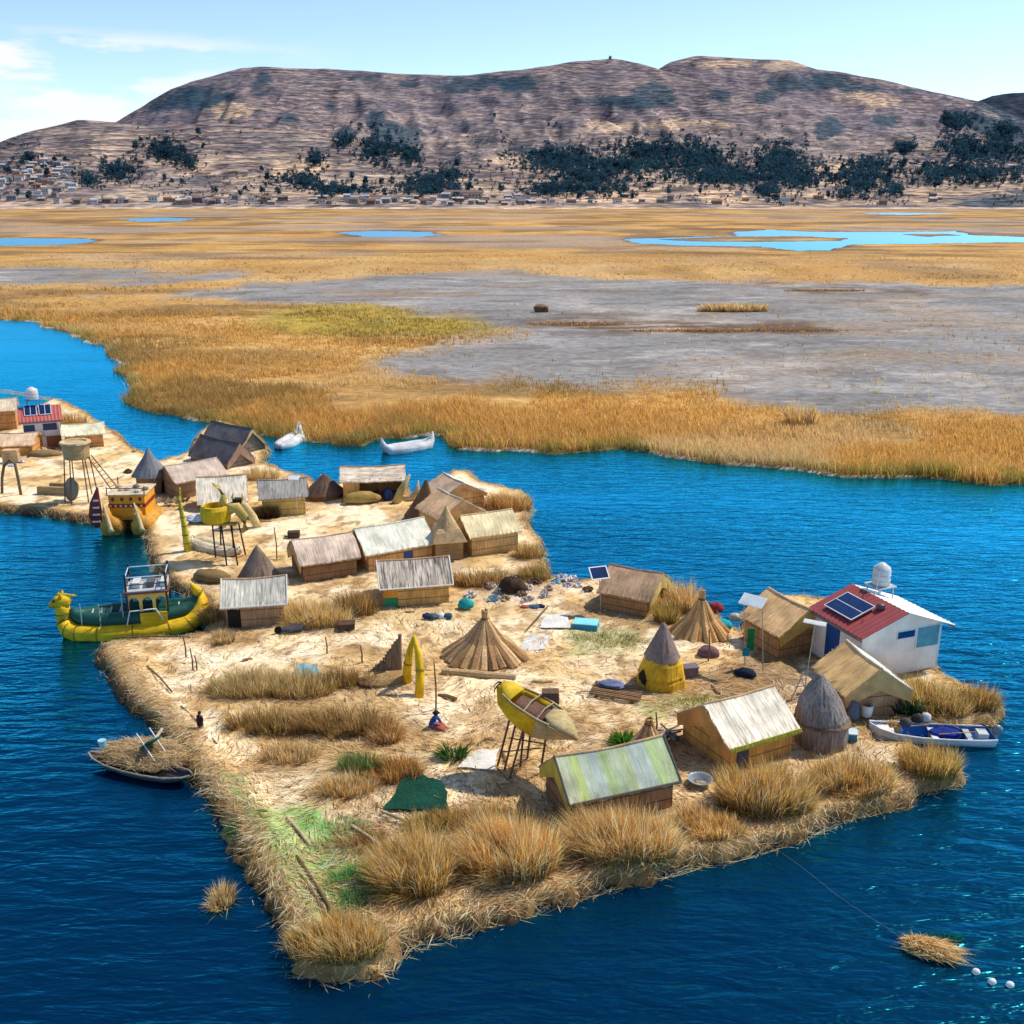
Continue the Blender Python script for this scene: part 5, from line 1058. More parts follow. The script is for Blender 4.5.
canoe('reed_boat', 'pale reed boat pointing away at the reed bank, left of the two moored there', (279,450), (300,437), 2.0, (WR, WR2), up=(.4, 1.5), inner=reed((.6,.6,.62), 'any'), grp='pale reed boats moored at the reed bank')
canoe('reed_boat', 'long pale reed boat with curled ends broadside to the reed bank', (382,454), (433,446), 2.2, (WR, WR2), up=(1.5, 1.4), inner=reed((.58,.59,.62), 'any'), grp='pale reed boats moored at the reed bank')
canoe('reed_canoe', 'pale crescent reed canoe lying on the straw under the yellow basket tower', (193,545), (240,556), 1.7, (reed((.70,.60,.42), 'any'), reed((.80,.70,.52), 'any')), z=G-.05, up=(.5, .5), inner=reed((.62,.5,.3), 'any'))
canoe('reed_canoe', 'small tan curled reed canoe beside the orange hut and the dark cone', (308,497), (322,489), .9, (reed((.74,.58,.34), 'any'), reed((.80,.66,.42), 'any')), z=G, up=(1.1, 1.1))
# rowing boat with outboard motor
a, b_ = at(868, 735, .1), at(992, 741, .1); m = (a+b_)/2; d = b_-a; L = d.length; h = L/2
t = thing('motor_boat', 'white and blue open motorboat tied between the reed clumps on the right', 'boat', (m.x, m.y, 0), math.atan2(d.y, d.x))
st = [(-1.0, .10, .85), (-.85, .42, .68), (-.6, .70, .55), (-.2, .82, .48), (.3, .84, .46), (.75, .80, .48), (1.0, .74, .52)]
def hull_section(x, w_, z, ins): return [Vector((x*h, -w_+ins, z)), Vector((x*h, -w_*.86+ins, z*.45)), Vector((x*h, -w_*.5+ins*.6, -.12+ins)), Vector((x*h, 0, -.18+ins)), Vector((x*h, w_*.5-ins*.6, -.12+ins)), Vector((x*h, w_*.86-ins, z*.45)), Vector((x*h, w_-ins, z))]
for nm, ins, mt in (('hull', 0, paint((.78,.80,.83), .35)), ('inside', .07, paint((.01,.13,.45), .4))):
    b = MB(); vs = []
    for x, w_, z in st: vs += hull_section(x*(1 if ins == 0 else .97), max(w_, ins+.03), z, ins)
    n_ = len(st); fs = [(i*7+k, i*7+k+1, (i+1)*7+k+1, (i+1)*7+k) for i in range(n_-1) for k in range(6)]; fs += [tuple(range(7)), tuple((n_-1)*7+k for k in range(6, -1, -1))]
    b.add(vs, fs); b.build(nm, mt, t)
for sg in (-1, 1):
    b = MB(); b.loft([(x*h, sg*w_, z+.02) for x, w_, z in st], .05, n=6); b.build('gunwale', WHITEM, t)
for x, mt in ((-.62, WHITEM), (.05, WHITEM), (.62, paint((.4,.42,.45)))):
    b = MB(); b.box(x*h-.16, x*h+.16, -.68, .68, .30, .36); b.build('bench', mt, t)
b = MB(); b.box(-.98*h, -.66*h, -.35, .35, .50, .56); b.build('foredeck', WHITEM, t)
b = MB(); b.blob((.25*h, .1, .38), (.9, .5, .22)); b.build('blue_tarp', cloth((.01,.03,.25)), t)
b = MB(); b.blob((h+.18, 0, .75), (.28, .2, .28), 12, 8, .04); mo = b.build('outboard_motor', paint((.2,.22,.26), .3), t, smooth=True)
b = MB(); b.box(h+.08, h+.24, -.07, .07, -.45, .6); b.build('motor_shaft', paint((.3,.3,.32)), mo)
b = MB(); b.bar((h+.05, 0, .8), (h-.6, .1, .95), .03); b.build('tiller', DARKM, mo)
for x, y in ((-.35, .2), (.4, -.3)):
    b = MB(); b.bar((x*h-.9, y, .5), (x*h+1.1, y+.25, .62), .025); b.build('oar', reed((.55,.4,.2), 'any'), t)
b = MB(); b.box(.72*h, .88*h, -.5, .1, .36, .72); b.build('fuel_box', paint((.55,.57,.58)), t)
# old grey canoe full of reed on the near left shore
a_, b_ = at(93, 764, 0), at(191, 785, 0); m_ = (a_+b_)/2; d = b_-a_; L_ = d.length
t = thing('grey_canoe', 'old tarred plank canoe heaped with cut reed against the near left shore', 'boat', (m_.x, m_.y, 0), math.atan2(d.y, d.x))
q = [Vector((x*L_/2, 0, z)) for x, z in ((-1.05,.62),(-.9,.5),(-.6,.42),(-.2,.38),(.2,.38),(.6,.42),(.9,.5),(1.02,.55))]
b = MB(); open_hull(b, q, [.06,.3,.52,.62,.64,.58,.36,.1], .75); b.build('hull', mk('tarred_hull', (.018,.020,.022), (.10,.10,.105), (1.5, 8, 8), bump=.5), t)
for sg in (-1, 1):
    b = MB(); b.loft([p+Vector((0, sg*w_, .02)) for p, w_ in zip(q, (.06,.3,.52,.62,.64,.58,.36,.1))], .045, n=6); b.build('gunwale', reed((.34,.30,.25), 'any'), t)
def heap(label, px, py, rx, ry, h, n, cols, rz, z, name='cut_reed_heap', cat='reed heap'):
    c = at(px, py, z); t = thing(name, label, cat, (c.x, c.y, z), rz); b = MB(); b.blob((0, 0, 0), (rx*.93, ry*.9, h*.9), 18, 8, .14, .3); b.build('core', reed((.46,.32,.17), 'any'), t)
    a = RNG.uniform(0, 6.28, n); v = RNG.uniform(.0, 1.5, n); base = np.stack([np.cos(a)*np.sin(v)*rx, np.sin(a)*np.sin(v)*ry, np.cos(v)*h], 1)
    ln = np.stack([RNG.normal(.1, .42, n), RNG.normal(-.08, .2, n)], 1); blades('loose_blades', base, ln, RNG.uniform(-.05, .14, n), RNG.uniform(.025, .045, n), pick(cols, n), parent=t); return t
heap('heap of pale cut reed lying on the old tarred canoe', 146, 756, 2.35, 1.35, .62, 3600, PALE[:3]+[(.55,.42,.28), (.36,.26,.16)], R(-12), .35)
c = at(152, 752, .8); t = thing('folded_chair', 'dark green folding seat tipped on the reed heap of the tarred canoe', 'chair', (c.x, c.y, .98), R(-38)); 
b = MB(); M = Matrix.Rotation(R(-38), 4, 'Y'); b.box(-.85, .75, -.35, .35, .25, .33, M); b.build('seat', cloth((.01,.11,.10)), t)
b = MB(); b.bar((-.6, -.36, .78), (.75, -.36, -.25), .035); b.bar((-.6, .36, .78), (.75, .36, -.25), .035); b.bar((.3, -.36, .1), (.1, -.36, -.3), .03); b.build('frame', paint((.6,.6,.58)), t)
b = MB(); b.bar((-.3, .2, .05), (-1.5, 1.6, -.1), .08); b.build('plank', reed((.55,.45,.33), 'any'), t)
c = at(103, 748, .6); b = MB(); b.lathe([(.16,0),(.2,.38),(.21,.42),(.17,.4)], 14); tag(b.build('bucket', paint((.28,.55,.66)), None, (c.x, c.y, .62)), 'small light blue bucket at the bow of the tarred canoe', 'bucket')
# ================================================================ people
def person(name, label, loc, rotz, J, E, rad, skin, parts):
    """one continuous skinned body over a joint graph; J name->(x,y,z), E edges, rad name->radius"""
    names = list(J); me = bpy.data.meshes.new('body_graph'); me.from_pydata([J[n] for n in names], [(names.index(a), names.index(b)) for a, b in E], [])
    o = bpy.data.objects.new('body_graph', me); C.objects.link(o); md = o.modifiers.new('s', 'SKIN'); md.use_smooth_shade = True
    for i, n in enumerate(names): v = me.skin_vertices[0].data[i]; r = rad[n]; v.radius = (r, r); v.use_root = (n == 'pelvis')
    sb = o.modifiers.new('b', 'SUBSURF'); sb.levels = 2; sb.render_levels = 2
    dg = bpy.context.evaluated_depsgraph_get(); dg.update(); m2 = bpy.data.meshes.new_from_object(o.evaluated_get(dg)); bpy.data.objects.remove(o)
    m2.name = 'person'; body = bpy.data.objects.new('person', m2); C.objects.link(body); m2.materials.clear(); m2.materials.append(skin)
    body.location = loc; body.rotation_euler.z = rotz; tag(body, label, 'person')
    for nm, mb, mt in parts: mb.build(nm, mt, body, smooth=True)
    return body
SKIN = mk('skin', (.20,.10,.06), (.27,.145,.09), (20, 20, 20), bump=0, rough=.6, big=.05)
def fingers(J, E, rad, w, d, s, side):
    d = Vector(d).normalized(); q = d.cross(Vector((0, 0, 1))).normalized() if abs(d.z) < .9 else Vector((1, 0, 0))
    for i, (off, l) in enumerate(((-.018, .055), (-.006, .065), (.006, .062), (.018, .05))):
        p = Vector(J[w])+q*off*s+d*.045*s; a = p+d*l*.6*s; b = a+(d+Vector((0, -.4, -.3))*.5).normalized()*l*.5*s
        k = f'{side}f{i}'; J[k+'a'] = tuple(p); J[k+'b'] = tuple(a); J[k+'c'] = tuple(b); E += [(w, k+'a'), (k+'a', k+'b'), (k+'b', k+'c')]; rad[k+'a'] = .008*s; rad[k+'b'] = .0075*s; rad[k+'c'] = .006*s
    p = Vector(J[w])+q*.03*s+d*.01*s; J[side+'ta'] = tuple(p); J[side+'tb'] = tuple(p+(d+q*.8).normalized()*.045*s); E += [(w, side+'ta'), (side+'ta', side+'tb')]; rad[side+'ta'] = .009*s; rad[side+'tb'] = .007*s
def face(parts, hx, hy, hz, r, dirv):
    d = Vector(dirv).normalized(); q = d.cross(Vector((0, 0, 1))).normalized()
    for sg in (-1, 1):
        p = Vector((hx, hy, hz))+d*r*.88+q*sg*r*.38+Vector((0, 0, r*.05)); b = MB(); b.blob(p, (r*.13, r*.13, r*.1), 8, 5, 0); parts.append(('eye', b, DARKM))
        p = Vector((hx, hy, hz))+q*sg*r*.98; b = MB(); b.blob(p, (r*.16, r*.2, r*.28), 8, 5, 0); parts.append(('ear', b, SKIN))
    p = Vector((hx, hy, hz))+d*r*1.0-Vector((0, 0, r*.2)); b = MB(); b.blob(p, (r*.15, r*.17, r*.2), 8, 5, 0); parts.append(('nose', b, SKIN))
    p = Vector((hx, hy, hz))+d*r*.9-Vector((0, 0, r*.5)); b = MB(); b.blob(p, (r*.26, r*.1, r*.06), 8, 5, 0); parts.append(('mouth', b, paint((.25,.06,.05))))
# child standing on the near left causeway
s = 1.12; J = {'pelvis':(0,0,.50*s),'waist':(0,0,.60*s),'chest':(0,0,.74*s),'neck':(0,0,.84*s),'head':(0,0,.93*s),'crown':(0,.005,1.0*s)}; E = [('pelvis','waist'),('waist','chest'),('chest','neck'),('neck','head'),('head','crown')]
rad = {'pelvis':.085*s,'waist':.075*s,'chest':.09*s,'neck':.035*s,'head':.07*s,'crown':.05*s}
for sg, k in ((-1, 'l'), (1, 'r')):
    J[k+'hip'] = (sg*.05*s,0,.46*s); J[k+'knee'] = (sg*.06*s,-.01*s,.25*s); J[k+'ank'] = (sg*.06*s,0,.045*s); J[k+'toe'] = (sg*.065*s,-.09*s,.025*s)
    J[k+'sho'] = (sg*.11*s,0,.78*s); J[k+'elb'] = (sg*.15*s,.01*s,.62*s); J[k+'wri'] = (sg*.15*s,-.04*s,.48*s)
    E += [('pelvis',k+'hip'),(k+'hip',k+'knee'),(k+'knee',k+'ank'),(k+'ank',k+'toe'),('chest',k+'sho'),(k+'sho',k+'elb'),(k+'elb',k+'wri')]
    rad.update({k+'hip':.06*s,k+'knee':.042*s,k+'ank':.03*s,k+'toe':.028*s,k+'sho':.04*s,k+'elb':.03*s,k+'wri':.024*s}); fingers(J, E, rad, k+'wri', (0, -.25, -1), s*.8, k)
P = []
b = MB(); b.lathe([(.150*s,.33*s),(.138*s,.45*s),(.122*s,.6*s),(.128*s,.74*s),(.09*s,.82*s),(.045*s,.845*s)], 18, wob=.02); P.append(('poncho', b, cloth((.045,.022,.018))))
for sg in (-1, 1):
    b = MB(); b.loft([(sg*.12*s,0,.785*s),(sg*.155*s,.01*s,.62*s),(sg*.152*s,-.035*s,.505*s)], [.052*s,.045*s,.038*s], n=10); P.append(('sleeve', b, cloth((.045,.022,.018))))
    b = MB(); b.loft([(sg*.055*s,0,.42*s),(sg*.06*s,-.01*s,.25*s),(sg*.06*s,0,.09*s)], [.07*s,.055*s,.05*s], n=10); P.append(('trouser_leg', b, cloth((.42,.38,.36))))
b = MB(); b.blob((0,.015*s,.965*s), (.083*s,.085*s,.075*s), 14, 8, .05); P.append(('hair', b, paint((.012,.010,.010))))
face(P, 0, 0, .925*s, .07*s, (0, -1, 0)); c = at(201, 732)
person('person', 'small child in a dark poncho standing alone on the near straw causeway', (c.x, c.y, G+.03), R(-25), J, E, rad, SKIN, P)
# seated person in blue bending over
J = {'pelvis':(0,0,.15),'waist':(0,-.05,.30),'chest':(0,-.14,.50),'neck':(0,-.20,.64),'head':(0,-.26,.74),'crown':(0,-.28,.84)}; E = [('pelvis','waist'),('waist','chest'),('chest','neck'),('neck','head'),('head','crown')]
rad = {'pelvis':.15,'waist':.13,'chest':.14,'neck':.055,'head':.095,'crown':.07}
for sg, k in ((-1, 'l'), (1, 'r')):
    J[k+'hip'] = (sg*.11,-.05,.13); J[k+'knee'] = (sg*.22,-.45,.22); J[k+'ank'] = (sg*.16,-.82,.08); J[k+'toe'] = (sg*.18,-.98,.06)
    J[k+'sho'] = (sg*.19,-.16,.54); J[k+'elb'] = (sg*.26,-.30,.34); J[k+'wri'] = (sg*.13,-.50,.32)
    E += [('pelvis',k+'hip'),(k+'hip',k+'knee'),(k+'knee',k+'ank'),(k+'ank',k+'toe'),('chest',k+'sho'),(k+'sho',k+'elb'),(k+'elb',k+'wri')]
    rad.update({k+'hip':.1,k+'knee':.07,k+'ank':.045,k+'toe':.04,k+'sho':.07,k+'elb':.05,k+'wri':.035}); fingers(J, E, rad, k+'wri', (-sg*.4, -1, -.2), 1.0, k)
P = []; BLU = cloth((.02,.12,.42)); RDS = cloth((.50,.11,.07))
b = MB(); b.loft([(0,0,.08),(0,-.03,.25),(0,-.12,.45),(0,-.19,.60),(0,-.21,.66)], [.21,.2,.2,.14,.07], [.17,.16,.15,.11,.06], n=16); P.append(('jacket', b, BLU))
b = MB(); b.loft([(0,.05,.10),(0,-.25,.16),(0,-.60,.16),(0,-.80,.05)], [.22,.3,.3,.2], [.14,.16,.13,.05], n=16); P.append(('skirt', b, RDS))
for sg in (-1, 1):
    b = MB(); b.loft([(sg*.18,-.16,.55),(sg*.265,-.30,.34),(sg*.15,-.47,.32)], [.085,.07,.055], n=10); P.append(('sleeve', b, BLU))
b = MB(); b.blob((0,-.25,.79), (.115,.12,.11), 14, 8, .05); P.append(('hair', b, paint((.012,.010,.010))))
b = MB(); b.lathe([(.19,0),(.2,.015),(.11,.03),(.1,.12),(.05,.14)], 16, (0,-.28,.86)); P.append(('hat', b, cloth((.02,.02,.025))))
face(P, 0, -.27, .74, .095, (0, -1, -.3)); c = at(432, 727)
person('person', 'person in blue jacket and red skirt sitting bent on the straw below the yellow arch', (c.x, c.y, G+.02), R(60), J, E, rad, SKIN, P)

# ================================================================ solar panels, poles, tools, cloths
def pole_panel(label, base, topp, w_, h_, rx, rz, mt=None, name='solar_panel', legs=1, cells=2):
    p = at(*base); q = lift(*topp, p.y); t = thing(name, label, 'solar panel', (p.x, p.y, G-.1), 0, 'panels on poles'); z = q.z-G+.1
    M = Matrix.Translation((q.x-p.x, 0, z)) @ Matrix.Rotation(rz, 4, 'Z') @ Matrix.Rotation(rx, 4, 'X')
    b = MB(); b.box(-w_/2, w_/2, -h_/2, h_/2, 0, .05, M); f = b.build('frame', WHITEM, t)
    b = MB(); b.box(-w_/2+.07, w_/2-.07, -h_/2+.07, h_/2-.07, .045, .056, M); b.build('cell', mt or PANELM, t)
    for k in range(legs):
        o = (k-(legs-1)/2)*w_*.8; b = MB(); b.bar((o*math.cos(rz), o*math.sin(rz)+.0, 0), (q.x-p.x+o*math.cos(rz), o*math.sin(rz), z+.02), .028); b.build('pole', paint((.42,.37,.30)), t)
    return t
pole_panel('dark blue solar panel in a white frame on a pole by the weathered hut', (601,611), (599,573), 1.25, .95, R(42), R(18))
t = pole_panel('pale tilted panel on two poles with a green cloth left of the tan gabled hut', (754,668), (753,601), 1.45, .8, R(32), R(-40), mt=paint((.66,.76,.80), .3), legs=2)
b = MB(); b.box(-.5, -.1, -.04, .04, 1.2, 2.6); b.build('hanging_cloth', cloth((.01,.22,.06)), t)
b = MB(); b.box(-.75, -.35, -.12, -.05, .9, 1.4); b.build('teal_bag', cloth((.02,.30,.38)), t)
t = pole_panel('thin pole with a white lamp panel between the two tan gabled huts', (801,712), (815,623), 1.15, .3, R(20), R(-30), mt=paint((.7,.72,.7), .3), name='lamp_pole')
t['category'] = 'lamp'
pole_panel('small white panel on a slim pole before the orange hut with slate roof', (298,518), (294,478), .9, .5, R(30), R(-10), mt=paint((.72,.76,.82), .3))
def tumble(label, px, py, w_, d_, h_, m, name, cat, rz=0, z=G, jit=.12, fl=.3):
    c = at(px, py, z); b = MB(); b.blob((0, 0, h_*.35), (w_/2, d_/2, h_*.65), 18, 8, jit, fl); return tag(b.build(name, m, None, (c.x, c.y, z-.02), rz, smooth=jit < .3), label, cat)
def sheet(label, pts, m, name, cat, h=.10, z=G):
    w = [at(x, y, z) for x, y in pts]; c = sum(w, Vector())/len(w); b = MB(); n = 10
    q = [p-c for p in w]
    def fn(u, v):
        p = (q[0]*(1-u)+q[1]*u)*(1-v)+(q[3]*(1-u)+q[2]*u)*v; k = float(fbm(p.x*1.6+px0, p.y*1.6, 3, 7)); k2 = float(fbm(p.x*.9+9, p.y*.9+px0, 3, 8)); return (p.x*(1+.5*(k2-.5)), p.y*(1+.5*(k-.5)), .05+h*k*1.2)
    px0 = pts[0][0]; b.slab(fn, 14, 10, .03); return tag(b.build(name, m, None, (c.x, c.y, z)), label, cat)
def crate_box(label, px, py, w_, d_, h_, m, name, cat, rz=0, z=G, lid=None):
    c = at(px, py, z); t = thing(name, label, cat, (c.x, c.y, z-.05), rz); b = MB(); b.box(-w_/2, w_/2, -d_/2, d_/2, 0, h_, jit=.03); b.build('body', m, t)
    b = MB(); b.box(-w_/2-.03, w_/2+.03, -d_/2-.03, d_/2+.03, h_+.004, h_+.06); b.build('lid', lid or m, t); return t
TEAL = cloth((.02,.38,.52))
t = crate_box('bright turquoise foam block on the straw left of the weathered brown hut', 586, 627, 1.5, 1.0, .38, paint((.03,.32,.50), .7), 'foam_block', 'block', R(-12), lid=paint((.22,.66,.78), .7))
sheet('white cloth sheet spread left of the turquoise block', [(541,629),(572,629),(566,614),(546,616)], cloth((.80,.78,.74)), 'white_sheet', 'sheet')
sheet('pale sheet spread on the ground behind the lookout right of the brown reed cone', [(518,652),(546,650),(548,636),(528,636)], cloth((.74,.74,.72)), 'white_sheet', 'sheet', .06)
sheet('white sheet lying on the straw left of the lookout stilts', [(455,768),(494,771),(502,748),(474,752)], cloth((.82,.79,.72)), 'white_sheet', 'sheet', .05)
sheet('dark green fishing net spread near the front reeds', [(384,812),(452,812),(440,782),(412,772)], mk('green_net', (.0,.022,.014), (.003,.085,.05), (9, 9, 9), bump=.8), 'fishing_net', 'net', .14)
sheet('grey blue striped sheet draped in the left reed bed', [(292,682),(320,680),(318,668),(296,668)], mk('striped_sheet', (.10,.26,.32), (.34,.50,.54), (9, .4, .4), bump=.3), 'striped_sheet', 'sheet', .3)
c = at(617, 694); t = thing('pallet', 'wooden pallet of cut poles with blue cloth left of the yellow cone hut', 'pallet', (c.x, c.y, G-.03), R(-18))
for k in range(9): b = MB(); y = -.75+k*.19; b.bar((-1.4, y, .22+random.uniform(-.03, .04)), (1.4, y+random.uniform(-.05, .05), .2), .07, 6); b.build('pole', reed((.36,.21,.11), 'any'), t)
for x in (-1.0, 1.0): b = MB(); b.box(x-.08, x+.08, -.85, .85, 0, .13); b.build('runner', WOODM, t)
c2 = at(612, 690); b = MB(); b.blob((0, 0, 0), (.75, .45, .14), 16, 6, .25, .2); tag(b.build('blue_cloth', cloth((.16,.19,.34)), None, (c2.x, c2.y, G+.36), R(-18)), 'crumpled blue grey cloth heaped on the wooden pallet', 'cloth')
tumble('purple brown bundle covered by a cloth right of the yellow cone hut', 708, 657, 1.3, .9, .75, cloth((.20,.12,.14)), 'covered_bundle', 'bundle')
tumble('dark navy sack lying in the shade of the tilted tan hut', 745, 676, 1.3, .8, .5, cloth((.012,.018,.05)), 'sack', 'sack', R(-20))
crate_box('small purple grey crate at the right foot of the yellow cone hut', 690, 677, .8, .6, .7, cloth((.18,.15,.19)), 'crate', 'crate', R(10))
for i, (x, y, w_, h_, col, lb) in enumerate([(722,628,1.3,.6,(.02,.40,.50),'turquoise plastic heap on the shore behind the rust brown reed cone'), (716,612,1.0,.7,(.34,.05,.06),'red and dark clothes heap right of the rust brown reed cone top'), (735,620,.8,.5,(.5,.52,.5),'grey rubbish heap at the water left of the tilted panel')]):
    tumble(lb, x, y, w_, w_*.7, h_, cloth(col), 'rubbish_heap', 'heap')
tumble('teal tarp heap by the right corner of the orange walled hut', 466, 608, 1.1, .8, .7, cloth((.03,.42,.46)), 'tarp_heap', 'tarp')
t = thing('laundry_row', 'dark blue and white bags lying in front of the orange walled hut', 'bags', at(438, 619, G-.02))
for k, (x, col) in enumerate(((-.7,(.02,.05,.12)), (-.25,(.10,.14,.20)), (.2,(.72,.76,.78)), (.65,(.03,.08,.18)))): b = MB(); b.blob((x, random.uniform(-.1, .1), .18), (.32, .28, .22), 12, 6, .15, .6); b.build('bag', cloth(col), t, smooth=True)
t = thing('clothes_heap', 'blue and red clothes lying by a stick right of the brown reed cone', 'clothes', at(533, 609, G-.02))
for x, y, r, col in ((-.55,0,.3,(.52,.12,.10)), (0,.1,.5,(.06,.13,.26)), (.5,.2,.35,(.02,.03,.07))): b = MB(); b.blob((x, y, .1), (r, r*.5, .17), 12, 6, .2, .5); b.build('garment', cloth(col), t, smooth=True)
for lb, a, b_ in (('dark bent stick leading from the blue clothes heap', (525,632), (548,606)), ('long pole lying across the straw behind the near left path', (147,666), (172,692)), ('long pole lying on the near left path at the child', (181,706), (217,744)), ('dark pole lying along the edge of the left front platform', (112,638), (190,637))):
    p, q = at(*a, G+.1), at(*b_, G+.1); b = MB(); b.loft([Vector(), (q-p)*.5+Vector((.05, 0, .08)), q-p], .05, n=7); tag(b.build('pole', WOODM, None, p), lb, 'pole')
for lb, a, h_, grp in (('short stake left of the left reed bed, taller of a pair', (193,672), 1.5, 0), ('short stake left of the left reed bed, shorter of a pair', (197,673), 1.1, 0), ('thin stake on the left front platform behind the path', (186,659), 1.5, 0), ('thin stake behind the left reed bed by the short wall of straw', (327,654), 1.1, 0), ('thin stake at the right end of the left reed bed', (362,664), 1.2, 0), ('tall bent stick standing behind the seated person', (436,712), 2.9, 0), ('thin mast left of the drooping pinkish roof hut', (277,560), 2.6, 0), ('short stick before the green striped hut by the boxes', (656,735), 1.3, 0), ('thin stake in front of the purple brown bundle', (708,664), 2.2, 0)):
    p = at(*a, G-.1); b = MB(); b.loft([(0, 0, 0), (.03, 0, h_*.5), (-.05, .02, h_)], [.05, .045, .035], n=6); tag(b.build('stake', WOODM, None, p), lb, 'stake', 'stakes standing in the straw')
for lb, a, b_ in (('left of two dark bamboo poles on the green front corner', (288,857), (331,921)), ('right of two dark bamboo poles on the green front corner', (294,852), (337,918)), ('short pale pole behind the two bamboo poles', (287,817), (311,846)), ('long pale plank left of the big front reed clumps', (352,826), (381,846)), ('pale plank lying between the green net and the front reeds', (381,811), (416,826))):
    p, q = at(*a, G+.12), at(*b_, G+.12); b = MB(); b.loft([Vector(), (q-p)*.5+Vector((0, 0, .04)), q-p], .075, n=8); tag(b.build('bamboo_pole', WOODM if 'dark' in lb else reed((.60,.46,.28), 'any'), None, p), lb, 'pole', 'poles lying at the front corner')
p, q = at(442, 671, G+.15), at(516, 677, G+.15); b = MB(); b.loft([Vector(), (q-p)*.5, q-p], [.2, .2, .16], n=9); tag(b.build('reed_roll', reed((.60,.42,.22), 'any'), None, p), 'thick rolled reed log lying before the broad brown reed cone', 'reed roll')
c = at(294, 632); t = thing('handcart', 'dark overturned handcart right of the blue grey roofed hut', 'handcart', (c.x, c.y, G), R(20))
b = MB(); b.loft([(-.8, 0, .3), (-.3, 0, .25), (.4, 0, .3), (.7, 0, .4)], [.2, .45, .45, .2], [.12, .2, .2, .1], n=10); b.build('tray', paint((.06,.06,.065)), t)
b = MB(); b.bar((.5, -.3, .4), (1.4, -.25, .75)); b.bar((.5, .3, .4), (1.4, .25, .75)); b.build('handle', WOODM, t); b = MB(); b.loft([(-.95, -.06, .25), (-.95, .06, .25)], .26, n=14, upv=(0, 0, 1)); b.build('wheel', DARKM, t)
crate_box('dark brown box on the straw below the reed bush by the handcart', 347, 629, 1.0, .7, .45, reed((.10,.06,.04), 'any'), 'box', 'box', R(8))
crate_box('dark small table shaped crate behind the drooping pinkish roof hut', 294, 538, .9, .6, .55, reed((.09,.055,.04), 'any'), 'crate', 'crate', R(4))
t = tumble('dark blue barrel standing inside the open fronted shelter', 388, 500, .9, .9, 1.2, paint((.005,.03,.14)), 'barrel', 'barrel', jit=.02, fl=.5)
c = at(866, 718); b = MB(); b.lathe([(.26,0),(.33,.62),(.35,.66),(.30,.64),(.26,.1),(.01,.08)], 18); tag(b.build('white_bucket', WHITEM, None, (c.x, c.y, G+.15)), 'white bucket with blue rim at the bow of the motorboat', 'bucket')
crate_box('blue plastic bin at the foot of the tan gabled hut', 849, 740, .7, .6, .5, paint((.03,.26,.42)), 'plastic_bin', 'bin', R(-10), lid=paint((.5,.62,.68)))
tumble('grey blue clothes hung before the tan gabled hut', 853, 722, .6, .4, 1.2, cloth((.14,.18,.26)), 'hung_clothes', 'clothes')
c = at(700, 785); b = MB(); b.lathe([(.3,0),(.55,.3),(.60,.36),(.52,.33),(.28,.08),(.01,.07)], 20); tag(b.build('basin', paint((.24,.30,.36), .3), None, (c.x, c.y, G)), 'grey metal basin between the striped hut and the white thatched hut', 'basin')
for i, (x, y, col) in enumerate(((905,726,(.10,.10,.11)), (917,722,(.06,.05,.05)), (925,721,(.70,.70,.70)))):
    tumble(('dark sack beside the motorboat', 'blackish bundle behind the middle of the motorboat', 'white jug behind the middle of the motorboat')[i], x, y, .6, .5, .5, cloth(col), ('sack', 'bundle', 'jug')[i], ('sack', 'bundle', 'jug')[i])
t = thing('firewood_tangle', 'tangle of grey poles and scrap behind the green striped hut', 'scrap heap', at(668, 740, G))
for k in range(16): a = random.uniform(0, 3.14); b = MB(); L_ = random.uniform(.4, .8); z = random.uniform(.1, .5); b.bar((-L_*math.cos(a), -L_*math.sin(a), z), (L_*math.cos(a), L_*math.sin(a), z+random.uniform(-.2, .3)), .045, 6); b.build('stick', paint((.08,.075,.08) if k % 2 else (.42,.38,.34)), t)
t = thing('firewood_tangle', 'heap of scrap and dark rags left of the grey beehive', 'scrap heap', at(784, 722, G))
for k in range(18):
    b = MB(); b.blob((random.uniform(-.8, .8), random.uniform(-.7, .7), random.uniform(.1, .35)), (.2, .16, .14), 8, 5, .3); b.build('rag', cloth(((.05,.035,.03), (.55,.48,.45), (.18,.10,.09))[k % 3]), t)
t = thing('driftwood_frame', 'pale stick frame leaning at the root of the thin lamp pole', 'stick frame', at(800, 700, G))
for p, q in (((-.5,0,0),(.1,.1,1.6)), ((.5,.1,0),(-.1,0,1.5)), ((-.3,.2,.7),(.5,0,.9)), ((-.5,0,.1),(.6,.2,.3))): b = MB(); b.bar(p, q, .035); b.build('stick', paint((.55,.47,.38)), t)
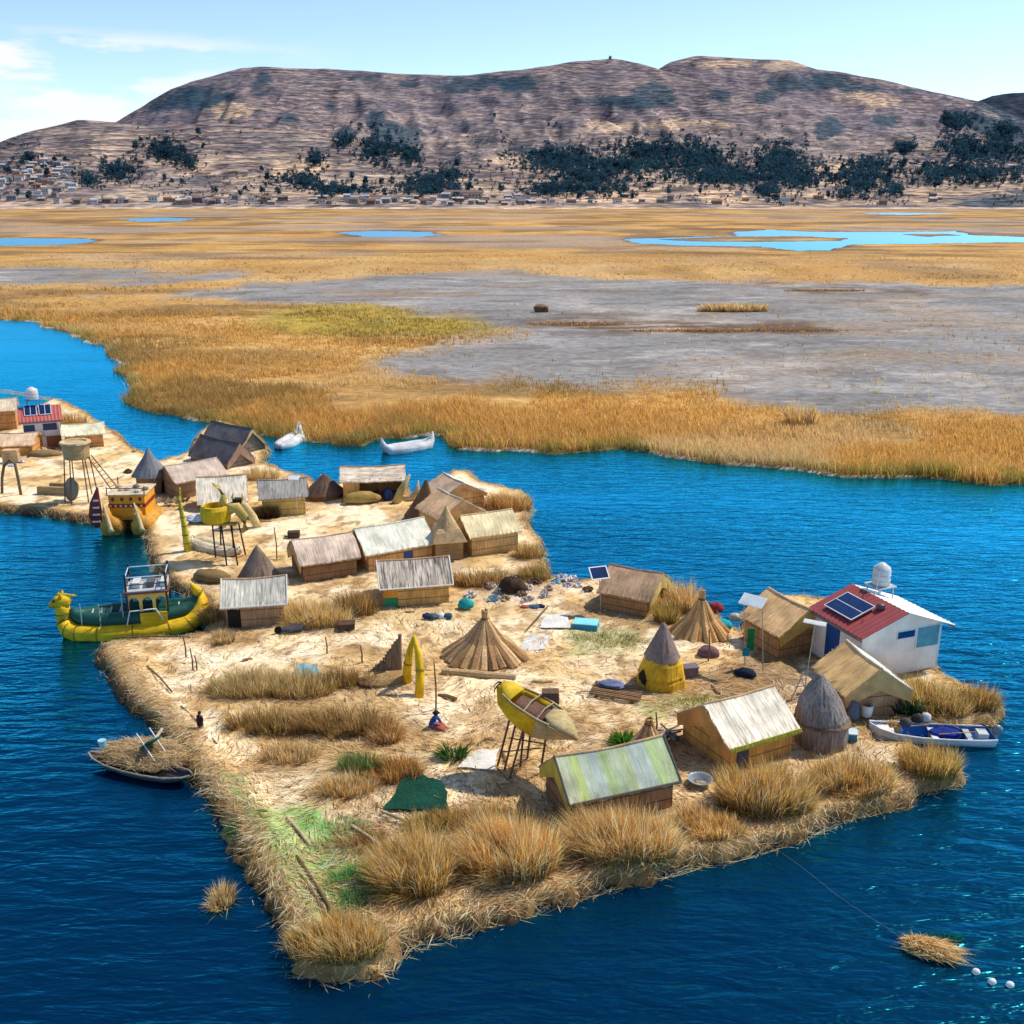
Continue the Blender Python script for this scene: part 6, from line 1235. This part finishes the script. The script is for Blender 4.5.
# rubbish strewn along the back edge
RUB = [(491,588,(.62,.52,.40)),(500,592,(.70,.64,.55)),(509,585,(.14,.10,.08)),(516,590,(.66,.68,.70)),(522,596,(.30,.20,.13)),(530,590,(.74,.66,.55)),(535,583,(.20,.13,.09)),(541,578,(.66,.58,.48)),(556,583,(.35,.55,.66)),(562,580,(.70,.70,.74)),(568,586,(.40,.34,.48)),(573,580,(.78,.78,.80)),(578,587,(.74,.72,.72)),(549,590,(.52,.36,.3)),(505,600,(.45,.30,.18)),(527,602,(.55,.5,.45)),(545,597,(.66,.60,.55)),(515,578,(.46,.40,.30)),(494,601,(.30,.5,.55)),(470,596,(.7,.66,.6)),(588,592,(.28,.19,.13)),(668,612,(.42,.20,.15)),(659,617,(.62,.6,.58)),(672,605,(.1,.08,.09)),(375,489,(.5,.36,.2)),(40,452,(.7,.6,.5)),(52,450,(.20,.15,.12)),(135,452,(.62,.45,.28)),(128,473,(.16,.10,.06)),(82,449,(.3,.32,.34)),(20,462,(.62,.62,.72)),(12,466,(.58,.58,.70))]
def where(x, y):
    return 'behind the cones at the back edge' if 480 < x < 600 else 'at the door of the weathered brown hut' if x > 600 else 'on the far left part of the island' if x < 200 else 'near the middle huts'
CN = lambda c: 'white' if min(c) > .6 else 'dark' if max(c) < .31 else 'bluish' if c[2] > c[0] else 'brown'
for x, y, col in RUB:
    lb = f'small {CN(col)} scrap of rubbish {where(x, y)}'; o = tumble(lb, x, y, random.uniform(.5, .95), random.uniform(.4, .7), random.uniform(.2, .45), cloth(col), 'rubbish_scrap', 'rubbish', random.uniform(0, 3), jit=.55)
    o['group'] = f'{CN(col)} scraps {where(x, y)}'
tumble('dark shaggy mound at the foot of the right tan hut with cream roof', 512, 592, 1.9, 1.3, 1.1, reed((.07,.04,.025), 'any'), 'dark_mound', 'mound', jit=.2)
tumble('low brown reed mound on the left shore above the ferry cabin', 212, 580, 3.0, 1.6, .8, reed((.26,.17,.07), 'any'), 'reed_mound', 'mound', R(-20), jit=.1)
tumble('low brown reed mound before the white house at the far left', 45, 456, 3.6, 1.6, .7, reed((.34,.22,.10), 'any'), 'reed_mound', 'mound', R(4), jit=.1)
tumble('golden hay roll lying before the open fronted shelter', 362, 503, 3.4, 1.1, 1.1, reed((.48,.33,.10), 'any'), 'hay_roll', 'hay roll', R(12), jit=.08)
b = MB(); p = at(396, 503); b.loft([(0, 0, 0), (.5, .1, 1.2), (1.3, .2, 2.6)], [.4, .34, .1], n=9); tag(b.build('curved_reed_prow', reed((.58,.48,.20), 'any'), None, p, smooth=True), 'curved green yellow reed prow leaning at the right end of the open shelter', 'reed prow')
b = MB(); b.loft([(0, 0, 0), (.8, 0, .15), (1.4, .1, .8), (1.5, .1, 1.8)], [.3, .34, .25, .06], n=9); tag(b.build('curved_reed_prow', reed((.72,.60,.36), 'any'), None, at(402, 500), smooth=True), 'pale curled reed prow at the back edge beside the open shelter', 'reed prow')
for i, (px_, py_, rx_, h_) in enumerate(((135,521,2.0,.5), (143,516,1.6,.4))): pass
b = MB()
for k in range(16): b.bar((-2.2+k*.3, random.uniform(-.2, .2), .15+random.uniform(0, .3)), (-2.0+k*.3, random.uniform(.1, .5), .45+random.uniform(0, .3)), .14, 7)
p = at(160, 506); tag(b.build('firewood_pile', reed((.36,.26,.18), 'any'), None, p), 'pile of short bundled reeds in front of the small round hut', 'firewood')
crate_box('pale wicker stand near the dark arch at the far left', 12, 462, 1.5, .9, 1.3, reed((.66,.44,.24), 'band'), 'wicker_stand', 'stand', R(6))
for lb, px_, py_, r, cols in (('small bright green shrub behind the green striped hut', 625, 743, .55, [(.08,.26,.02), (.14,.36,.04), (.05,.18,.02)]), ('small dark green shrub on the straw left of the white sheet', 454, 757, .6, [(.04,.11,.02), (.10,.20,.04)]), ('dark green bush beside the right tan gabled hut at the bow of the boat', 907, 712, .8, [(.015,.06,.035), (.03,.10,.05)])):
    tussock(lb, px_, py_, r, r*.8, r*1.5, 320, cols, name='shrub', group='green shrubs on the island', cat='shrub', w=.09, splay=.8)

# ================================================================ reed clumps
T = tussock; S_ = dict(splay=.42)
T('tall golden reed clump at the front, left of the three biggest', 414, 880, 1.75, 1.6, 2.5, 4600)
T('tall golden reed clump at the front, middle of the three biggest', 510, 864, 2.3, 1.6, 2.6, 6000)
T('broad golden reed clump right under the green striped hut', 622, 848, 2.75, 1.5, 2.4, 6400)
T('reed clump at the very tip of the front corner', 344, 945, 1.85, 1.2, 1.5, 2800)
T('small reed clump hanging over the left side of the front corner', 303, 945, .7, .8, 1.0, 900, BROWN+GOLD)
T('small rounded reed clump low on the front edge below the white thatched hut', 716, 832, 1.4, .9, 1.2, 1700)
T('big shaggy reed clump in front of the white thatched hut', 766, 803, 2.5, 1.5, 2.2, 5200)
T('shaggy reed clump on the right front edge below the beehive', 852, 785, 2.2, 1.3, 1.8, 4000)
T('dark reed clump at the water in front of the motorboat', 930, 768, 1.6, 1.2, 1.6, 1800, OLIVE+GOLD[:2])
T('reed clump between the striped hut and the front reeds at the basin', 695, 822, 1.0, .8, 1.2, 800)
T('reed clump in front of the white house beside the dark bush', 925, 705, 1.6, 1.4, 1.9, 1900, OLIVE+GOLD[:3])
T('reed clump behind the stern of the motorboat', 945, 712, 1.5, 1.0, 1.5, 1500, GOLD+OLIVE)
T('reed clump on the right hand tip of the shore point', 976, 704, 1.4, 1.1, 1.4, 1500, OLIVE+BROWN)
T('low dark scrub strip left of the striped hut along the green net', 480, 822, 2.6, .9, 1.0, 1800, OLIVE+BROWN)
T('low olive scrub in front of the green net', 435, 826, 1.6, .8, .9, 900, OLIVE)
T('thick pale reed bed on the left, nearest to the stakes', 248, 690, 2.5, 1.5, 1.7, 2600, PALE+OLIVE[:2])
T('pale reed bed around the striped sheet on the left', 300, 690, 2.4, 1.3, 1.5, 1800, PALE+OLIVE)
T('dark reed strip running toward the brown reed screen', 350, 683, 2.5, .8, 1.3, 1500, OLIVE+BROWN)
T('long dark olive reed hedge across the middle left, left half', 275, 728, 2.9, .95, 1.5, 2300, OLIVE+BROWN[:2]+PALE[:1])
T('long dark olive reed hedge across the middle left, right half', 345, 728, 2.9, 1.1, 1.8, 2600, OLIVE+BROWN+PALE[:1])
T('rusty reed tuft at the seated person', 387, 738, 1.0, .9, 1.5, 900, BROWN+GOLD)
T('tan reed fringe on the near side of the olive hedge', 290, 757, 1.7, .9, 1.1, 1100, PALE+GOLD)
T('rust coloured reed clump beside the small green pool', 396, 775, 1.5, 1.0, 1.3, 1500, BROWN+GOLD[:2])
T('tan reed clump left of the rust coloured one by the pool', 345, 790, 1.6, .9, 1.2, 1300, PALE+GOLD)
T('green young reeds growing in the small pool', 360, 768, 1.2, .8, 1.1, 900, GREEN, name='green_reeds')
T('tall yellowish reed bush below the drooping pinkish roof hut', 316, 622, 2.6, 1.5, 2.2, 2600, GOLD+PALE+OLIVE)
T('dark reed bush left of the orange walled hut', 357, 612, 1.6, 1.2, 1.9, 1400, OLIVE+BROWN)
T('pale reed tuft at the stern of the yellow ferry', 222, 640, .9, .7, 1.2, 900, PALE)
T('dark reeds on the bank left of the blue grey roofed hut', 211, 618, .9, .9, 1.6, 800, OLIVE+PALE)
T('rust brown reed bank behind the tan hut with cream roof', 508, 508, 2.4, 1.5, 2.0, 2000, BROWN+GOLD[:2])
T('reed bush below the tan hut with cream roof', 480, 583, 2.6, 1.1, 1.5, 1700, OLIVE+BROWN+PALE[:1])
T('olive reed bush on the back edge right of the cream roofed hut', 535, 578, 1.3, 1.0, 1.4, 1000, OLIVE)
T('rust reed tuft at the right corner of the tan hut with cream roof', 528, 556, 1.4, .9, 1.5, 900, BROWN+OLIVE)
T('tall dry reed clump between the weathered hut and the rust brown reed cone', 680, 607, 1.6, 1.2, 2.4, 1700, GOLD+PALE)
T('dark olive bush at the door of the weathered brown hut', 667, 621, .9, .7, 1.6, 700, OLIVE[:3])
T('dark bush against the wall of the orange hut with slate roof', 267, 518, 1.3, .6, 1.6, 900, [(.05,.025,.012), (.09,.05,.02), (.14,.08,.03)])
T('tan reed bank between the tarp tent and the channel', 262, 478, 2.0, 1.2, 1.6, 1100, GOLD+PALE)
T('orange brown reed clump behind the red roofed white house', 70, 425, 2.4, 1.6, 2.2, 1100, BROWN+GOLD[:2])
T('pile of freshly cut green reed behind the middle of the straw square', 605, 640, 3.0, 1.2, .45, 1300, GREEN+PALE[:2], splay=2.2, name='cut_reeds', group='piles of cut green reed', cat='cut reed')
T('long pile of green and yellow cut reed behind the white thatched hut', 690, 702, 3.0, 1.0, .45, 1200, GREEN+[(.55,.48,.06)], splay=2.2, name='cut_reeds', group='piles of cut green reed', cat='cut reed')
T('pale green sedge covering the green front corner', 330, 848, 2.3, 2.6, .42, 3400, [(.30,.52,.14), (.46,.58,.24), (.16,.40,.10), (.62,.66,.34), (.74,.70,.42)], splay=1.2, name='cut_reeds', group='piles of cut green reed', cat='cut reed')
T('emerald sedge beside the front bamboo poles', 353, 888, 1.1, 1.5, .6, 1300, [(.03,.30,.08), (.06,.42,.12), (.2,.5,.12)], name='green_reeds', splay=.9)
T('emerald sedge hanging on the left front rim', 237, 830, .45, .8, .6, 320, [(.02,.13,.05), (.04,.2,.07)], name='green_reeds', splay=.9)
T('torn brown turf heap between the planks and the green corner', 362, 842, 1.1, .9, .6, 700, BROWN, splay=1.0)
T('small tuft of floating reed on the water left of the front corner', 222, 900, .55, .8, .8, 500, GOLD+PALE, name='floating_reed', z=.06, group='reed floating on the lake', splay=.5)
# floating bale with its line and floats
c = at(929, 952, 0); t = thing('floating_bale', 'bale of pale reed floating alone at the lower right', 'reed bale', (c.x, c.y, 0), R(-22), 'reed floating on the lake')
b = MB(); b.blob((0, 0, .08), (.98, .50, .36), 18, 9, .12, .5); b.build('core', reed((.42,.28,.12), 'any'), t)
n = 1500; a = RNG.uniform(0, 6.28, n); v = RNG.uniform(.0, 1.45, n); base = np.stack([np.cos(a)*np.sin(v)*.96, np.sin(a)*np.sin(v)*.50, .08+np.cos(v)*.35], 1)
ln = np.stack([RNG.normal(.2, .35, n), RNG.normal(-.08, .16, n)], 1); blades('loose_blades', base, ln, RNG.uniform(-.05, .16, n), RNG.uniform(.03, .05, n), pick(PALE[:3]+GOLD, n), parent=t)
T('green weed trailing behind the floating bale', 945, 938, .9, .35, .35, 260, [(.01,.14,.05), (.03,.22,.08)], name='water_weed', z=.03, group='reed floating on the lake', cat='weed')
p, q = at(770, 846, .05), at(903, 941, .05); b = MB(); b.loft([Vector((q-p)*k/8)+Vector((0, .15*math.sin(k), .02)) for k in range(9)], .007, n=4); tag(b.build('mooring_rope', paint((.30,.36,.38)), None, p), 'thin pale rope running over the water to the floating bale', 'rope')
for i, (x, y) in enumerate(((976,972), (992,982), (1010,985))):
    p = at(x, y, .05); b = MB(); b.blob((0, 0, 0), (.15, .13, .14), 12, 8, .08); tag(b.build('net_float', WHITEM, None, p, smooth=True), ('white float nearest to the floating bale', 'middle one of three white floats in a line', 'white float at the far right end of the line')[i], 'float', 'white net floats')

# loose bundles and sticks scattered over the floor
for i in range(46):
    x, y = random.choice(((random.uniform(440, 640), random.uniform(630, 760)), (random.uniform(150, 420), random.uniform(520, 620)), (random.uniform(110, 330), random.uniform(650, 800)), (random.uniform(640, 820), random.uniform(650, 740))))
    p = at(x, y, G+.03); 
    if sdist(np.array([p.x]), np.array([p.y]), OUTW)[0] < 1: continue
    a = random.uniform(0, 3.14); L_ = random.uniform(.5, 1.3); r = random.uniform(.05, .12); b = MB(); d = Vector((math.cos(a), math.sin(a), 0))*L_
    b.loft([-d/2, Vector((random.uniform(-.1, .1), random.uniform(-.1, .1), .03)), d/2], [r, r*.9, r*.5], n=7)
    dark = i % 3 == 0; zone_ = 'open middle' if x > 430 and x < 645 else 'left reed beds' if y > 640 and x < 430 else 'back huts' if x < 430 else 'right huts'
    o = tag(b.build('reed_bundle', reed((.30,.18,.08) if dark else (.62,.44,.22), 'any'), None, p), f'small {"dark brown" if dark else "tan"} bundle of reed lying loose on the straw near the {zone_}', 'reed bundle', f'{"dark" if dark else "tan"} loose bundles near the {zone_}')
# worn brown ground and contact shade painted round huts, cones and clumps
isl = bpy.data.objects['island_ground'].data; nv = len(isl.vertices); co = np.empty(nv*3, np.float32); isl.vertices.foreach_get('co', co); co = co.reshape(-1, 3)
ca_ = isl.color_attributes['Col']; cc = np.empty(nv*4, np.float32); ca_.data.foreach_get('color', cc); cc = cc.reshape(-1, 4)
wear_shade = np.zeros(nv); wob = (fbm(co[:, 0]*1.2, co[:, 1]*1.2, 3, 123)-.5)*2.4
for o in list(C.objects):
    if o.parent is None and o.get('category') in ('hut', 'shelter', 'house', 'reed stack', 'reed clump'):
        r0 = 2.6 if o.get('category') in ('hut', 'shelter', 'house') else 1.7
        d = np.hypot(co[:, 0]-o.location.x, co[:, 1]-o.location.y); wear_shade = np.maximum(wear_shade, 1-sstep(r0*.75, r0*1.45, d+wob))
cc[:, :3] = cc[:, :3]*(1-.6*wear_shade[:, None])+np.array([.40, .24, .095])*.6*wear_shade[:, None]; ca_.data.foreach_set('color', cc.ravel())

T('tuft of tan reed standing alone on the grey mudflat', 733, 311, 10.0, 2.6, 2.6, 2600, GOLD+PALE, w=.16, z=.2, group='reed patches on the mudflat', name='reed_clump')
T('long low strip of dead brown reed lying across the grey mudflat', 740, 331, 27.0, 2.6, .7, 2600, BROWN+[(.20,.10,.05)], w=.14, z=.2, group='reed patches on the mudflat', splay=.6)
T('dark reed strip at the far side of the grey mudflat', 825, 291, 14.0, 2.0, .9, 1200, BROWN[1:]+OLIVE[2:3], w=.18, z=.2, group='reed patches on the mudflat', splay=.6)
T('short brown reed strip left of the lone mudflat tuft', 575, 324, 13.0, 3.0, .8, 1500, BROWN, w=.14, z=.2, group='reed patches on the mudflat', splay=.6)
T('taller pale reeds rising over the right marsh edge', 801, 424, 2.2, 1.6, 3.6, 700, PALE+GOLD, w=.08, z=.2, group='reed patches on the mudflat')
c = at(541, 312, .2); t = thing('reed_rick', 'small dark reed rick beside the brown strip far out on the marsh', 'reed rick', (c.x, c.y, .1))
b = MB(); b.box(-1.7, 1.7, -1.0, 1.0, 0, 1.2, jit=.25); b.build('body', reed((.16,.09,.05), 'any'), t); b = MB(); b.blob((0, 0, 1.2), (1.7, 1.1, .7), 14, 6, .15, .2); b.build('top', reed((.30,.18,.09), 'any'), t)
